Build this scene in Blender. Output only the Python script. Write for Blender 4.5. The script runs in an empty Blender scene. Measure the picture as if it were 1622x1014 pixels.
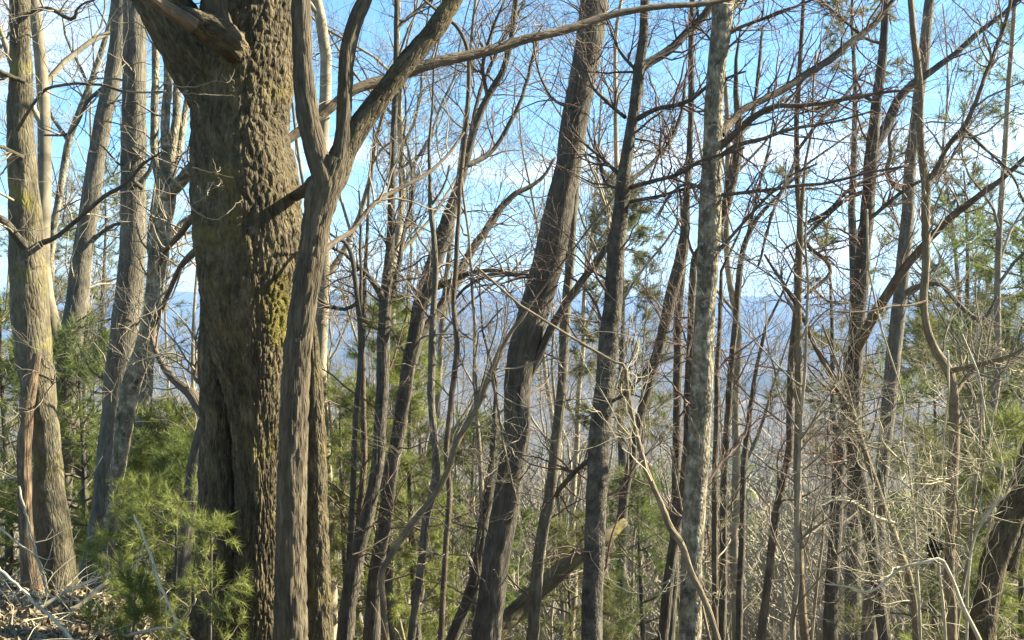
import bpy, math
import numpy as np

# ------------------------------------------------------------------ camera, sky, sun, exposure
scene = bpy.context.scene
col = scene.collection
F = 1958.0            # focal length in photograph pixels (photograph 1622 x 1014)
CX, CY = 811.0, 507.0
cam_d = bpy.data.cameras.new("camera")
cam = bpy.data.objects.new("camera", cam_d)
col.objects.link(cam)
cam.location = (0, 0, 0)
cam.rotation_euler = (math.radians(90), 0, 0)
cam_d.sensor_width = 36.0
cam_d.lens = 36.0 * F / 1622.0
cam_d.clip_start = 0.05
cam_d.clip_end = 40000
scene.camera = cam

SUN_AZ, SUN_EL = 77.0, 34.0      # azimuth to the right of the viewing direction
world = bpy.data.worlds.new("World")
scene.world = world
world.use_nodes = True
wn, wl = world.node_tree.nodes, world.node_tree.links
wn.clear()
w_out = wn.new("ShaderNodeOutputWorld")
w_bg = wn.new("ShaderNodeBackground")
w_bg.inputs["Strength"].default_value = 0.05
sky = wn.new("ShaderNodeTexSky")
sky.sky_type = 'NISHITA'
sky.sun_disc = False
sky.sun_elevation = math.radians(SUN_EL)
sky.sun_rotation = math.radians(SUN_AZ)
sky.altitude = 400
sky.air_density = 0.85
sky.dust_density = 0.6
sky.ozone_density = 4.0
# thin clouds, the same all round the sky
w_tc = wn.new("ShaderNodeTexCoord")
w_sep = wn.new("ShaderNodeSeparateXYZ")
wl.new(w_tc.outputs["Generated"], w_sep.inputs[0])
w_add = wn.new("ShaderNodeMath"); w_add.operation = 'ADD'; w_add.inputs[1].default_value = 0.12
wl.new(w_sep.outputs["Z"], w_add.inputs[0])
w_max = wn.new("ShaderNodeMath"); w_max.operation = 'MAXIMUM'; w_max.inputs[1].default_value = 0.05
wl.new(w_add.outputs[0], w_max.inputs[0])
w_dx = wn.new("ShaderNodeMath"); w_dx.operation = 'DIVIDE'
w_dy = wn.new("ShaderNodeMath"); w_dy.operation = 'DIVIDE'
wl.new(w_sep.outputs["X"], w_dx.inputs[0]); wl.new(w_max.outputs[0], w_dx.inputs[1])
wl.new(w_sep.outputs["Y"], w_dy.inputs[0]); wl.new(w_max.outputs[0], w_dy.inputs[1])
w_comb = wn.new("ShaderNodeCombineXYZ")
wl.new(w_dx.outputs[0], w_comb.inputs[0]); wl.new(w_dy.outputs[0], w_comb.inputs[1])
w_noise = wn.new("ShaderNodeTexNoise")
w_noise.inputs["Scale"].default_value = 0.85
w_noise.inputs["Detail"].default_value = 6
w_noise.inputs["Roughness"].default_value = 0.55
w_noise.inputs["Distortion"].default_value = 0.4
w_map = wn.new("ShaderNodeMapping"); w_map.inputs["Location"].default_value = (5.2, 2.6, 0)
wl.new(w_comb.outputs[0], w_map.inputs[0]); wl.new(w_map.outputs[0], w_noise.inputs["Vector"])
w_ramp = wn.new("ShaderNodeValToRGB")
w_ramp.color_ramp.elements[0].position = 0.51; w_ramp.color_ramp.elements[0].color = (0, 0, 0, 1)
w_ramp.color_ramp.elements[1].position = 0.72; w_ramp.color_ramp.elements[1].color = (0.7, 0.7, 0.7, 1)
wl.new(w_noise.outputs["Fac"], w_ramp.inputs[0])
w_mix = wn.new("ShaderNodeMixRGB")
w_mix.inputs["Color2"].default_value = (8.0, 8.3, 8.7, 1)
wl.new(w_ramp.outputs["Color"], w_mix.inputs["Fac"])
w_hs = wn.new("ShaderNodeHueSaturation"); w_hs.inputs["Saturation"].default_value = 1.12; w_hs.inputs["Hue"].default_value = 0.49
wl.new(sky.outputs[0], w_hs.inputs["Color"])
wl.new(w_hs.outputs[0], w_mix.inputs["Color1"])
wl.new(w_mix.outputs[0], w_bg.inputs["Color"])
wl.new(w_bg.outputs[0], w_out.inputs["Surface"])

sun_d = bpy.data.lights.new("sun", 'SUN')
sun_d.energy = 5.0
sun_d.angle = math.radians(0.5)
sun_d.color = (1.0, 0.89, 0.70)
sun = bpy.data.objects.new("sun", sun_d)
col.objects.link(sun)
ce = math.cos(math.radians(SUN_EL))
to_sun = np.array([math.sin(math.radians(SUN_AZ)) * ce, math.cos(math.radians(SUN_AZ)) * ce, math.sin(math.radians(SUN_EL))])
from mathutils import Vector
sun.rotation_euler = Vector(to_sun).to_track_quat('Z', 'Y').to_euler()
sun.location = (30, 10, 30)

vs = scene.view_settings
vs.view_transform = 'Standard'
vs.look = 'None'
vs.exposure = 2.6
vs.gamma = 1.0
vs.use_curve_mapping = False
scene.cycles.use_denoising = True
scene.cycles.max_bounces = 5
scene.cycles.volume_bounces = 0

# ------------------------------------------------------------------ numeric helpers
rng = np.random.default_rng(11)

def hash3(i, j, k, seed):
    n = (i * 374761393 + j * 668265263 + k * 1274126177 + seed * 144665) & 0xFFFFFFFF
    n = ((n ^ (n >> 13)) * 1274126177) & 0xFFFFFFFF
    n = n ^ (n >> 16)
    return (n & 0xFFFF) / 65535.0

def vnoise(p, seed=0):
    p = np.asarray(p, float)
    i = np.floor(p).astype(np.int64)
    f = p - i
    f = f * f * (3 - 2 * f)
    out = 0
    for a in (0, 1):
        for b in (0, 1):
            for c in (0, 1):
                w = (f[..., 0] if a else 1 - f[..., 0]) * (f[..., 1] if b else 1 - f[..., 1]) * (f[..., 2] if c else 1 - f[..., 2])
                out = out + w * hash3(i[..., 0] + a, i[..., 1] + b, i[..., 2] + c, seed)
    return out

def fbm(p, octv=4, seed=0):
    p = np.asarray(p, float); s = 0; a = 0.5
    for o in range(octv):
        s = s + a * vnoise(p * 2 ** o, seed + o); a *= 0.5
    return s / (1 - 0.5 ** octv)

def worley(p, seed=0):
    """distance to the nearest and second nearest scattered point"""
    p = np.asarray(p, float); sh = p.shape[:-1]; p = p.reshape(-1, 3)
    i = np.floor(p).astype(np.int64)
    f1 = np.full(len(p), 9.0); f2 = f1.copy()
    for a in (-1, 0, 1):
        for b in (-1, 0, 1):
            for c in (-1, 0, 1):
                ii, jj, kk = i[:, 0] + a, i[:, 1] + b, i[:, 2] + c
                d = (ii + hash3(ii, jj, kk, seed) - p[:, 0]) ** 2 + (jj + hash3(ii, jj, kk, seed + 1) - p[:, 1]) ** 2 + (kk + hash3(ii, jj, kk, seed + 2) - p[:, 2]) ** 2
                m = d < f1
                f2 = np.where(m, f1, np.minimum(f2, d)); f1 = np.where(m, d, f1)
    return np.sqrt(f1).reshape(sh), np.sqrt(f2).reshape(sh)

def furrow(B, freq, stretch, seed, warp=0.55):
    """furrowed bark: 0 in the cracks, 1 on the plates"""
    q = B * np.array([1, 1, stretch]) * freq
    q = q + warp * (np.stack([vnoise(q * 0.8 + 13 * k, seed + k) for k in range(3)], -1) - 0.5) * 2
    f1, f2 = worley(q, seed)
    return np.clip((f2 - f1) / 0.38, 0, 1) ** 0.7

def nrm(v):
    return v / np.maximum(np.linalg.norm(v, axis=-1, keepdims=True), 1e-9)

class MB:
    """collects vertices and faces; build() links them as one mesh object"""
    def __init__(self):
        self.v, self.q, self.t, self.b, self.n = [], [], [], [], 0
    def add(self, v, q=None, t=None, b=None):
        v = np.asarray(v, float).reshape(-1, 3)
        self.v.append(v)
        if q is not None and len(q): self.q.append(np.asarray(q, np.int64) + self.n)
        if t is not None and len(t): self.t.append(np.asarray(t, np.int64) + self.n)
        self.b.append(v if b is None else np.asarray(b, float).reshape(-1, 3))
        self.n += len(v)
    def mesh(self, name, mats, origin=(0, 0, 0), smooth=True):
        v = np.concatenate(self.v) - np.asarray(origin)
        q = np.concatenate(self.q) if self.q else np.zeros((0, 4), np.int64)
        t = np.concatenate(self.t) if self.t else np.zeros((0, 3), np.int64)
        me = bpy.data.meshes.new(name)
        me.vertices.add(len(v)); me.vertices.foreach_set("co", v.astype(np.float32).ravel())
        loops = np.concatenate([q.ravel(), t.ravel()]).astype(np.int32)
        me.loops.add(len(loops)); me.loops.foreach_set("vertex_index", loops)
        starts = np.concatenate([np.arange(len(q)) * 4, len(q) * 4 + np.arange(len(t)) * 3]).astype(np.int32)
        me.polygons.add(len(starts)); me.polygons.foreach_set("loop_start", starts)
        me.polygons.foreach_set("use_smooth", np.full(len(starts), smooth))
        me.update(calc_edges=True)
        at = me.attributes.new("bark", 'FLOAT_VECTOR', 'POINT')
        at.data.foreach_set("vector", np.concatenate(self.b).astype(np.float32).ravel())
        for m in (mats if isinstance(mats, (list, tuple)) else [mats]): me.materials.append(m)
        return me
    def build(self, name, mats, parent=None, smooth=True):
        o = bpy.data.objects.new(name, None if not self.v else self.mesh(name, mats, parent["_o"] if parent is not None else (0, 0, 0), smooth))
        col.objects.link(o)
        if parent is not None: o.parent = parent
        return o

def tube_geo(P, R, S, disp=None, cap=False, phase=0.0):
    """P (M,K,3), R (M,K) -> verts, quads, tris, bark coords for M tubes of S sides"""
    P = np.asarray(P, float); R = np.asarray(R, float)
    M, K, _ = P.shape
    T = np.empty_like(P)
    T[:, 1:-1] = P[:, 2:] - P[:, :-2]; T[:, 0] = P[:, 1] - P[:, 0]; T[:, -1] = P[:, -1] - P[:, -2]
    T = nrm(T)
    m = np.abs(nrm(T.mean(1)))
    ref = np.zeros((M, 3)); ref[np.arange(M), np.argmin(m - np.array([0, 0.02, 0]), axis=1)] = 1
    N1 = nrm(np.cross(T, ref[:, None, :])); N2 = np.cross(T, N1)
    a = np.arange(S) * 2 * math.pi / S + phase
    ca, sa = np.cos(a), np.sin(a)
    L = np.concatenate([np.zeros((M, 1)), np.cumsum(np.linalg.norm(np.diff(P, axis=1), axis=2), axis=1)], 1)
    rm = R.mean(1)[:, None, None]
    B = np.stack([np.broadcast_to(ca * rm, (M, K, S)), np.broadcast_to(sa * rm, (M, K, S)), np.broadcast_to(L[:, :, None], (M, K, S))], -1)
    r = np.broadcast_to(R[:, :, None], (M, K, S))
    if disp is not None: r = r + disp(B, R)
    V = P[:, :, None, :] + (N1[:, :, None, :] * ca[None, None, :, None] + N2[:, :, None, :] * sa[None, None, :, None]) * r[..., None]
    idx = np.arange(M * K * S).reshape(M, K, S)
    i0 = idx[:, :-1]; i1 = idx[:, 1:]
    q = np.stack([i0, np.roll(i0, -1, 2), np.roll(i1, -1, 2), i1], -1).reshape(-1, 4)
    V = V.reshape(-1, 3); B = B.reshape(-1, 3); t = None
    if cap:
        n = len(V)
        V = np.concatenate([V, P[:, -1] + T[:, -1] * R[:, -1:] * 0.12]); B = np.concatenate([B, np.stack([np.zeros(M), np.zeros(M), L[:, -1]], -1)])
        e = idx[:, -1]
        t = np.stack([e, np.roll(e, -1, 1), np.broadcast_to((n + np.arange(M))[:, None], e.shape)], -1).reshape(-1, 3)
    return V, q, t, B

def resample(pts, step):
    """smooth (n,4) control points x,y,z,r by a Catmull-Rom spline, spaced about step metres"""
    pts = np.asarray(pts, float)
    d = np.concatenate([[0], np.cumsum(np.linalg.norm(np.diff(pts[:, :3], axis=0), axis=1))])
    n = max(4, int(d[-1] / step) + 1)
    s = np.linspace(0, d[-1], n)
    m = np.empty_like(pts)
    dd = np.diff(d)[:, None]; sl = np.diff(pts, axis=0) / np.maximum(dd, 1e-6)
    m[0], m[-1] = sl[0], sl[-1]; m[1:-1] = (sl[:-1] + sl[1:]) / 2
    k = np.clip(np.searchsorted(d, s, side='right') - 1, 0, len(d) - 2)
    h = (d[k + 1] - d[k])[:, None]; u = ((s - d[k])[:, None]) / np.maximum(h, 1e-6)
    o = (2 * u**3 - 3 * u**2 + 1) * pts[k] + (u**3 - 2 * u**2 + u) * h * m[k] + (-2 * u**3 + 3 * u**2) * pts[k + 1] + (u**3 - u**2) * h * m[k + 1]
    o[:, 3] = np.maximum(o[:, 3], 0.0015)
    return o

def polyline_k(o, K):
    """(n,4) -> exactly K points"""
    s = np.linspace(0, len(o) - 1, K); i = np.clip(s.astype(int), 0, len(o) - 2); f = (s - i)[:, None]
    return o[i] * (1 - f) + o[i + 1] * f

def sprout(P, R, n, length, ang=(35, 70), K=6, up=0.15, wig=0.22, t=(0.15, 1.0), ratio=0.6, rmin=0.0015, rmax=1.0, taper=0.85):
    """n side shoots on each of the polylines P (M,K0,3), R (M,K0); length (lo,hi) in metres"""
    M, K0, _ = P.shape
    if M == 0: return np.zeros((0, K, 3)), np.zeros((0, K))
    par = np.repeat(np.arange(M), n); N = len(par)
    tt = rng.uniform(t[0], t[1], N); s = tt * (K0 - 1.001); i = s.astype(int); f = (s - i)
    p = P[par, i] * (1 - f)[:, None] + P[par, i + 1] * f[:, None]
    rp = R[par, i] * (1 - f) + R[par, i + 1] * f
    tan = nrm(P[par, i + 1] - P[par, i])
    perp = nrm(np.cross(tan, rng.normal(size=(N, 3))))
    a = np.radians(rng.uniform(ang[0], ang[1], N))[:, None]
    d = nrm(np.cos(a) * tan + np.sin(a) * perp + np.array([0, 0, up]))
    ln = rng.uniform(length[0], length[1], N) * (1.15 - 0.55 * tt)
    out = np.empty((N, K, 3)); out[:, 0] = p
    for k in range(1, K):
        d = nrm(d + rng.normal(size=(N, 3)) * wig + np.array([0, 0, up * 0.35]))
        out[:, k] = out[:, k - 1] + d * (ln / (K - 1))[:, None]
    r0 = np.clip(np.minimum(rp * ratio, ln * 0.02 + 0.002), rmin, rmax)
    u = np.linspace(0, 1, K)
    return out, np.maximum(r0[:, None] * (1 - u[None] ** 1.1 * taper), rmin * 0.7)

# ------------------------------------------------------------------ ground shape
def gh(x, y):
    x = np.asarray(x, float); y = np.asarray(y, float)
    bench = 1 / (1 + np.exp(np.clip((x + 2.35) / 0.28, -40, 40)))
    y0 = 4.6 + 4.6 * bench
    sp = np.where(y - y0 > 30, y - y0, np.log1p(np.exp(np.clip(y - y0, -40, 40))))
    drop = np.interp(sp, [0, 55, 150, 350, 1500, 1e5], [0, 18.5, 37, 57, 100, 100])
    h = -1.55 - 0.035 * np.clip(y - 2, 0, 12) - drop
    far = np.clip((y - 90) / 500, 0, 1)
    h = h + (fbm(np.stack([x / 2.3, y / 2.3, x * 0], -1), 3, 5) - 0.5) * 0.14
    h = h + far * (fbm(np.stack([x / 420, y / 300, x * 0], -1), 4, 9) - 0.5) * 60
    return h

def at(px, py, D):
    return np.array([(px - CX) / F * D, D, -(py - CY) / F * D])

# ------------------------------------------------------------------ materials
def new_mat(name):
    m = bpy.data.materials.new(name); m.use_nodes = True
    nt = m.node_tree; nt.nodes.clear()
    o = nt.nodes.new("ShaderNodeOutputMaterial"); b = nt.nodes.new("ShaderNodeBsdfPrincipled")
    b.inputs["Roughness"].default_value = 0.9
    b.inputs["Specular IOR Level"].default_value = 0.2
    nt.links.new(b.outputs[0], o.inputs["Surface"])
    return m, nt, b, o

def noise_node(nt, vec, scale, detail=4, rough=0.6, dist=0.0):
    n = nt.nodes.new("ShaderNodeTexNoise")
    n.inputs["Scale"].default_value = scale; n.inputs["Detail"].default_value = detail
    n.inputs["Roughness"].default_value = rough; n.inputs["Distortion"].default_value = dist
    nt.links.new(vec, n.inputs["Vector"])
    return n.outputs["Fac"]

def ramp(nt, fac, stops):
    r = nt.nodes.new("ShaderNodeValToRGB"); e = r.color_ramp.elements
    while len(e) < len(stops): e.new(0.5)
    for k, (p, c) in enumerate(stops):
        e[k].position = p; e[k].color = (*(c if isinstance(c, (tuple, list)) else (c, c, c)), 1)
    nt.links.new(fac, r.inputs[0])
    return r.outputs["Color"]

def mix(nt, fac, a, b, mode='MIX'):
    m = nt.nodes.new("ShaderNodeMixRGB"); m.blend_type = mode
    if isinstance(fac, (int, float)): m.inputs["Fac"].default_value = fac
    else: nt.links.new(fac, m.inputs["Fac"])
    for s, v in (("Color1", a), ("Color2", b)):
        if isinstance(v, (tuple, list)): m.inputs[s].default_value = (*v, 1)
        else: nt.links.new(v, m.inputs[s])
    return m.outputs[0]

BARK_K = 0.62
def bark_mat(name, dark, mid, light, scale=26, stretch=0.2, bump=0.6, lichen=0.0, lichen_col=(0.21, 0.21, 0.16), moss=0.0, moss_col=(0.13, 0.13, 0.02), bands=0.0, patch=0.35):
    m, nt, b, o = new_mat(name)
    dark, mid, light = ([c * BARK_K * k for c, k in zip(x, (1.0, 1.04, 0.93))] for x in (dark, mid, light))
    a = nt.nodes.new("ShaderNodeAttribute"); a.attribute_name = "bark"
    mp = nt.nodes.new("ShaderNodeMapping"); mp.inputs["Scale"].default_value = (1, 1, stretch)
    nt.links.new(a.outputs["Vector"], mp.inputs[0])
    raw = a.outputs["Vector"]
    n1 = noise_node(nt, mp.outputs[0], scale, 5, 0.65, 0.6)
    n2 = noise_node(nt, mp.outputs[0], scale * 3.1, 3, 0.7)
    n3 = noise_node(nt, raw, 4.0, 3, 0.6)
    c = ramp(nt, n1, [(0.30, dark), (0.5, mid), (0.72, light)])
    c = mix(nt, 0.35, c, ramp(nt, n2, [(0.3, dark), (0.7, light)]))
    c = mix(nt, 0.5, c, ramp(nt, n3, [(0.3, (0.55, 0.55, 0.55)), (0.7, (1.3, 1.3, 1.3))]), 'MULTIPLY')
    if patch:
        mq = nt.nodes.new("ShaderNodeMapping"); mq.inputs["Scale"].default_value = (1, 1, 0.55); nt.links.new(raw, mq.inputs[0])
        npt = noise_node(nt, mq.outputs[0], 11.0, 5, 0.7, 0.6)
        c = mix(nt, patch, c, ramp(nt, npt, [(0.36, (0.45, 0.45, 0.45)), (0.5, (1.0, 1.0, 1.0)), (0.66, (1.7, 1.68, 1.6))]), 'MULTIPLY')
    if bands:
        mb_ = nt.nodes.new("ShaderNodeMapping"); mb_.inputs["Scale"].default_value = (1.5, 1.5, 3.2)
        nt.links.new(raw, mb_.inputs[0])
        nb = noise_node(nt, mb_.outputs[0], 3.0, 3, 0.6)
        c = mix(nt, bands, c, ramp(nt, nb, [(0.42, (0.35, 0.35, 0.35)), (0.6, (1.25, 1.25, 1.25))]), 'MULTIPLY')
    if lichen:
        nl = noise_node(nt, raw, 16.0, 6, 0.7, 0.3)
        c = mix(nt, ramp(nt, nl, [(0.66 - 0.25 * lichen, 0.0), (0.80 - 0.25 * lichen, 0.6)]), c, lichen_col)
    if moss:
        nm = noise_node(nt, raw, 2.6, 5, 0.65, 0.5)
        c = mix(nt, ramp(nt, nm, [(0.64 - 0.25 * moss, 0.0), (0.78 - 0.25 * moss, 0.8)]), c, moss_col)
    nt.links.new(c, b.inputs["Base Color"])
    vo = nt.nodes.new("ShaderNodeTexVoronoi"); vo.feature = 'DISTANCE_TO_EDGE'; vo.inputs["Scale"].default_value = scale * 1.7
    wv = nt.nodes.new("ShaderNodeVectorMath"); wv.operation = 'MULTIPLY_ADD'
    nc = nt.nodes.new("ShaderNodeTexNoise"); nc.inputs["Scale"].default_value = scale; nt.links.new(mp.outputs[0], nc.inputs["Vector"])
    nt.links.new(nc.outputs["Color"], wv.inputs[0]); wv.inputs[1].default_value = (0.02, 0.02, 0.02); nt.links.new(mp.outputs[0], wv.inputs[2])
    nt.links.new(wv.outputs[0], vo.inputs["Vector"])
    cl = nt.nodes.new("ShaderNodeMath"); cl.operation = 'MULTIPLY'; cl.use_clamp = True; cl.inputs[1].default_value = 5.0
    nt.links.new(vo.outputs["Distance"], cl.inputs[0])
    ad0 = nt.nodes.new("ShaderNodeMath"); ad0.operation = 'MULTIPLY_ADD'
    nt.links.new(n2, ad0.inputs[0]); ad0.inputs[1].default_value = 0.6; nt.links.new(n1, ad0.inputs[2])
    add = nt.nodes.new("ShaderNodeMath"); add.operation = 'MULTIPLY_ADD'
    nt.links.new(cl.outputs[0], add.inputs[0]); add.inputs[1].default_value = 0.5; nt.links.new(ad0.outputs[0], add.inputs[2])
    bp = nt.nodes.new("ShaderNodeBump"); bp.inputs["Strength"].default_value = bump; bp.inputs["Distance"].default_value = 0.012
    nt.links.new(add.outputs[0], bp.inputs["Height"]); nt.links.new(bp.outputs[0], b.inputs["Normal"])
    return m

TWIG_K = 0.75
def plain_mat(name, c1, c2, scale=6.0, rough=0.9, rnd=0.25):
    """two tones mixed by noise, with a slight difference from object to object"""
    m, nt, b, o = new_mat(name)
    c1, c2 = ([c * TWIG_K * k for c, k in zip(x, (1.0, 1.04, 0.93))] for x in (c1, c2))
    tc = nt.nodes.new("ShaderNodeTexCoord")
    n = noise_node(nt, tc.outputs["Object"], scale, 4, 0.6)
    c = ramp(nt, n, [(0.35, c1), (0.65, c2)])
    oi = nt.nodes.new("ShaderNodeObjectInfo")
    c = mix(nt, 1.0, c, ramp(nt, oi.outputs["Random"], [(0.0, 1 - rnd), (1.0, 1 + rnd)]), 'MULTIPLY')
    nt.links.new(c, b.inputs["Base Color"]); b.inputs["Roughness"].default_value = rough
    return m

def needle_mat(name, c1, c2, trans=0.35):
    m, nt, b, o = new_mat(name)
    g = nt.nodes.new("ShaderNodeNewGeometry")
    tc = nt.nodes.new("ShaderNodeTexCoord")
    n = noise_node(nt, tc.outputs["Object"], 2.2, 3, 0.6)
    c = ramp(nt, n, [(0.3, c1), (0.7, c2)])
    c = mix(nt, 0.6, c, ramp(nt, g.outputs["Random Per Island"], [(0.0, 0.6), (1.0, 1.5)]), 'MULTIPLY')
    nt.links.new(c, b.inputs["Base Color"]); b.inputs["Roughness"].default_value = 0.6
    tr = nt.nodes.new("ShaderNodeBsdfTranslucent"); nt.links.new(c, tr.inputs["Color"])
    ms = nt.nodes.new("ShaderNodeMixShader"); ms.inputs[0].default_value = trans
    nt.links.new(b.outputs[0], ms.inputs[1]); nt.links.new(tr.outputs[0], ms.inputs[2])
    nt.links.new(ms.outputs[0], o.inputs["Surface"])
    return m

MAT = dict(
    oak=bark_mat("oak_bark", (0.022, 0.016, 0.01), (0.093, 0.072, 0.043), (0.23, 0.185, 0.112), 30, 0.3, 1.0, patch=0.6, lichen=0.25, lichen_col=(0.15, 0.135, 0.085), moss=0.42, moss_col=(0.125, 0.102, 0.03)),
    oakstem=bark_mat("oak_stem_bark", (0.036, 0.027, 0.019), (0.105, 0.082, 0.056), (0.215, 0.175, 0.12), 30, 0.12, 0.8, lichen=0.12),
    moss=bark_mat("mossy_bark", (0.05, 0.042, 0.03), (0.15, 0.125, 0.085), (0.27, 0.23, 0.16), 24, 0.25, 0.8, lichen=0.3, lichen_col=(0.22, 0.21, 0.15), moss=0.45, moss_col=(0.15, 0.14, 0.03)),
    grey=bark_mat("grey_bark", (0.07, 0.06, 0.05), (0.17, 0.148, 0.12), (0.30, 0.265, 0.215), 34, 0.16, 0.6, lichen=0.2),
    dark=bark_mat("dark_bark", (0.045, 0.039, 0.032), (0.122, 0.105, 0.086), (0.22, 0.192, 0.158), 32, 0.14, 0.7, lichen=0.12),
    pale=bark_mat("pale_lichen_bark", (0.10, 0.085, 0.06), (0.24, 0.205, 0.15), (0.42, 0.37, 0.28), 20, 0.45, 0.8, lichen=0.6, lichen_col=(0.40, 0.38, 0.29), bands=0.3, patch=1.0),
    band=bark_mat("banded_bark", (0.05, 0.044, 0.037), (0.13, 0.113, 0.092), (0.22, 0.19, 0.155), 28, 0.4, 0.6, lichen=0.22, bands=0.4, patch=0.5),
    tan=bark_mat("tan_bark", (0.11, 0.082, 0.054), (0.24, 0.185, 0.125), (0.38, 0.30, 0.21), 36, 0.15, 0.5),
    red=bark_mat("reddish_bark", (0.06, 0.046, 0.034), (0.155, 0.118, 0.086), (0.27, 0.212, 0.158), 36, 0.15, 0.6, lichen=0.1),
    dead=bark_mat("bare_dead_wood", (0.07, 0.045, 0.03), (0.20, 0.135, 0.09), (0.38, 0.275, 0.19), 22, 0.1, 0.9, patch=0.8),
    log=bark_mat("mossy_log", (0.06, 0.05, 0.03), (0.15, 0.128, 0.08), (0.25, 0.215, 0.14), 14, 0.3, 0.7, lichen=0.3, moss=0.35, moss_col=(0.22, 0.19, 0.03)),
    twig=plain_mat("twig_bark", (0.10, 0.075, 0.062), (0.21, 0.162, 0.13)),
    twigr=plain_mat("reddish_twig_bark", (0.10, 0.066, 0.056), (0.20, 0.138, 0.115)),
    twigp=plain_mat("pale_twig_bark", (0.34, 0.29, 0.21), (0.58, 0.51, 0.39)),
    twigm=plain_mat("greyish_twig_bark", (0.16, 0.132, 0.105), (0.29, 0.245, 0.195)),
    bgbark=plain_mat("thin_tree_bark", (0.14, 0.118, 0.088), (0.32, 0.275, 0.21), 3.0),
    needle=needle_mat("bright_pine_needles", (0.12, 0.15, 0.032), (0.235, 0.258, 0.07)),
    needled=needle_mat("pine_needles", (0.08, 0.115, 0.03), (0.17, 0.205, 0.055)),
    needleo=needle_mat("olive_pine_needles", (0.085, 0.10, 0.034), (0.18, 0.185, 0.065)),
    leaf=plain_mat("dead_leaf", (0.19, 0.14, 0.09), (0.42, 0.33, 0.22), 14.0),
    straw=plain_mat("dry_stalk", (0.36, 0.28, 0.16), (0.55, 0.45, 0.28), 5.0),
)

# ------------------------------------------------------------------ ground, hills, haze
def ground_mat():
    m, nt, b, o = new_mat("leaf_litter_ground")
    g = nt.nodes.new("ShaderNodeNewGeometry")
    n1 = noise_node(nt, g.outputs["Position"], 9.0, 6, 0.7)
    n2 = noise_node(nt, g.outputs["Position"], 0.6, 4, 0.6)
    n3 = noise_node(nt, g.outputs["Position"], 0.02, 6, 0.65)
    c = ramp(nt, n1, [(0.3, (0.06, 0.045, 0.028)), (0.55, (0.14, 0.105, 0.068)), (0.75, (0.24, 0.185, 0.125))])
    c = mix(nt, ramp(nt, n2, [(0.4, 0.0), (0.7, 0.5)]), c, (0.11, 0.09, 0.055))
    c = mix(nt, ramp(nt, n3, [(0.34, 0.0), (0.48, 0.9)]), c, (0.06, 0.055, 0.04))
    nt.links.new(c, b.inputs["Base Color"])
    bp = nt.nodes.new("ShaderNodeBump"); bp.inputs["Strength"].default_value = 0.8; bp.inputs["Distance"].default_value = 0.03
    nt.links.new(n1, bp.inputs["Height"]); nt.links.new(bp.outputs[0], b.inputs["Normal"])
    return m

def grid_obj(name, xs_fn, ys, nu, zfn, mat):
    u = np.linspace(-1, 1, nu)
    Y = np.repeat(ys[:, None], nu, 1); X = xs_fn(Y, u[None, :]) + 0 * Y
    Z = zfn(X, Y)
    idx = np.arange(Y.size).reshape(Y.shape)
    q = np.stack([idx[:-1, :-1], idx[:-1, 1:], idx[1:, 1:], idx[1:, :-1]], -1).reshape(-1, 4)
    mb = MB(); mb.add(np.stack([X, Y, Z], -1), q)
    o = mb.build(name, mat); o["kind"] = "structure"
    return o

ys = np.concatenate([np.linspace(-8, 4, 10)[:-1], np.linspace(4, 16, 90)[:-1], 16 * (6400 / 16) ** np.linspace(0, 1, 150)])
ground = grid_obj("ground", lambda Y, u: np.sign(u) * np.abs(u) ** 1.6 * (16 + 0.53 * np.maximum(Y, 0)), ys, 141, gh, ground_mat())

def hill_z(X, Y):
    z = np.full(X.shape, -160.0)
    for yc, hw, top, sx, seed in ((1900, 520, -82, 600, 21), (2900, 620, -48, 900, 31), (4100, 760, 18, 1200, 41), (5400, 820, 112, 1500, 51)):
        r = top + (fbm(np.stack([X / sx, Y / 1500, X * 0], -1), 5, seed) - 0.5) * (46 + abs(top) * 0.5)
        k = np.clip(1 - np.abs(Y - yc) / hw, 0, 1)
        z = np.maximum(z, -160 + (r + 160) * (k * k * (3 - 2 * k)))
    z = z + (fbm(np.stack([X / 90, Y / 90, X * 0], -1), 4, 77) - 0.5) * 20
    return z
hm, hnt, hb, ho = new_mat("wooded_hillside")
hg = hnt.nodes.new("ShaderNodeNewGeometry")
h1 = noise_node(hnt, hg.outputs["Position"], 0.004, 8, 0.7)
h2 = noise_node(hnt, hg.outputs["Position"], 0.05, 4, 0.7)
hc = ramp(hnt, h1, [(0.35, (0.02, 0.028, 0.02)), (0.65, (0.06, 0.052, 0.04))])
hc = mix(hnt, 0.6, hc, ramp(hnt, h2, [(0.3, 0.5), (0.7, 1.4)]), 'MULTIPLY')
hnt.links.new(hc, hb.inputs["Base Color"])
hills = grid_obj("hills", lambda Y, u: u * 3300, np.linspace(1400, 6300, 130), 190, hill_z, hm)

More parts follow.
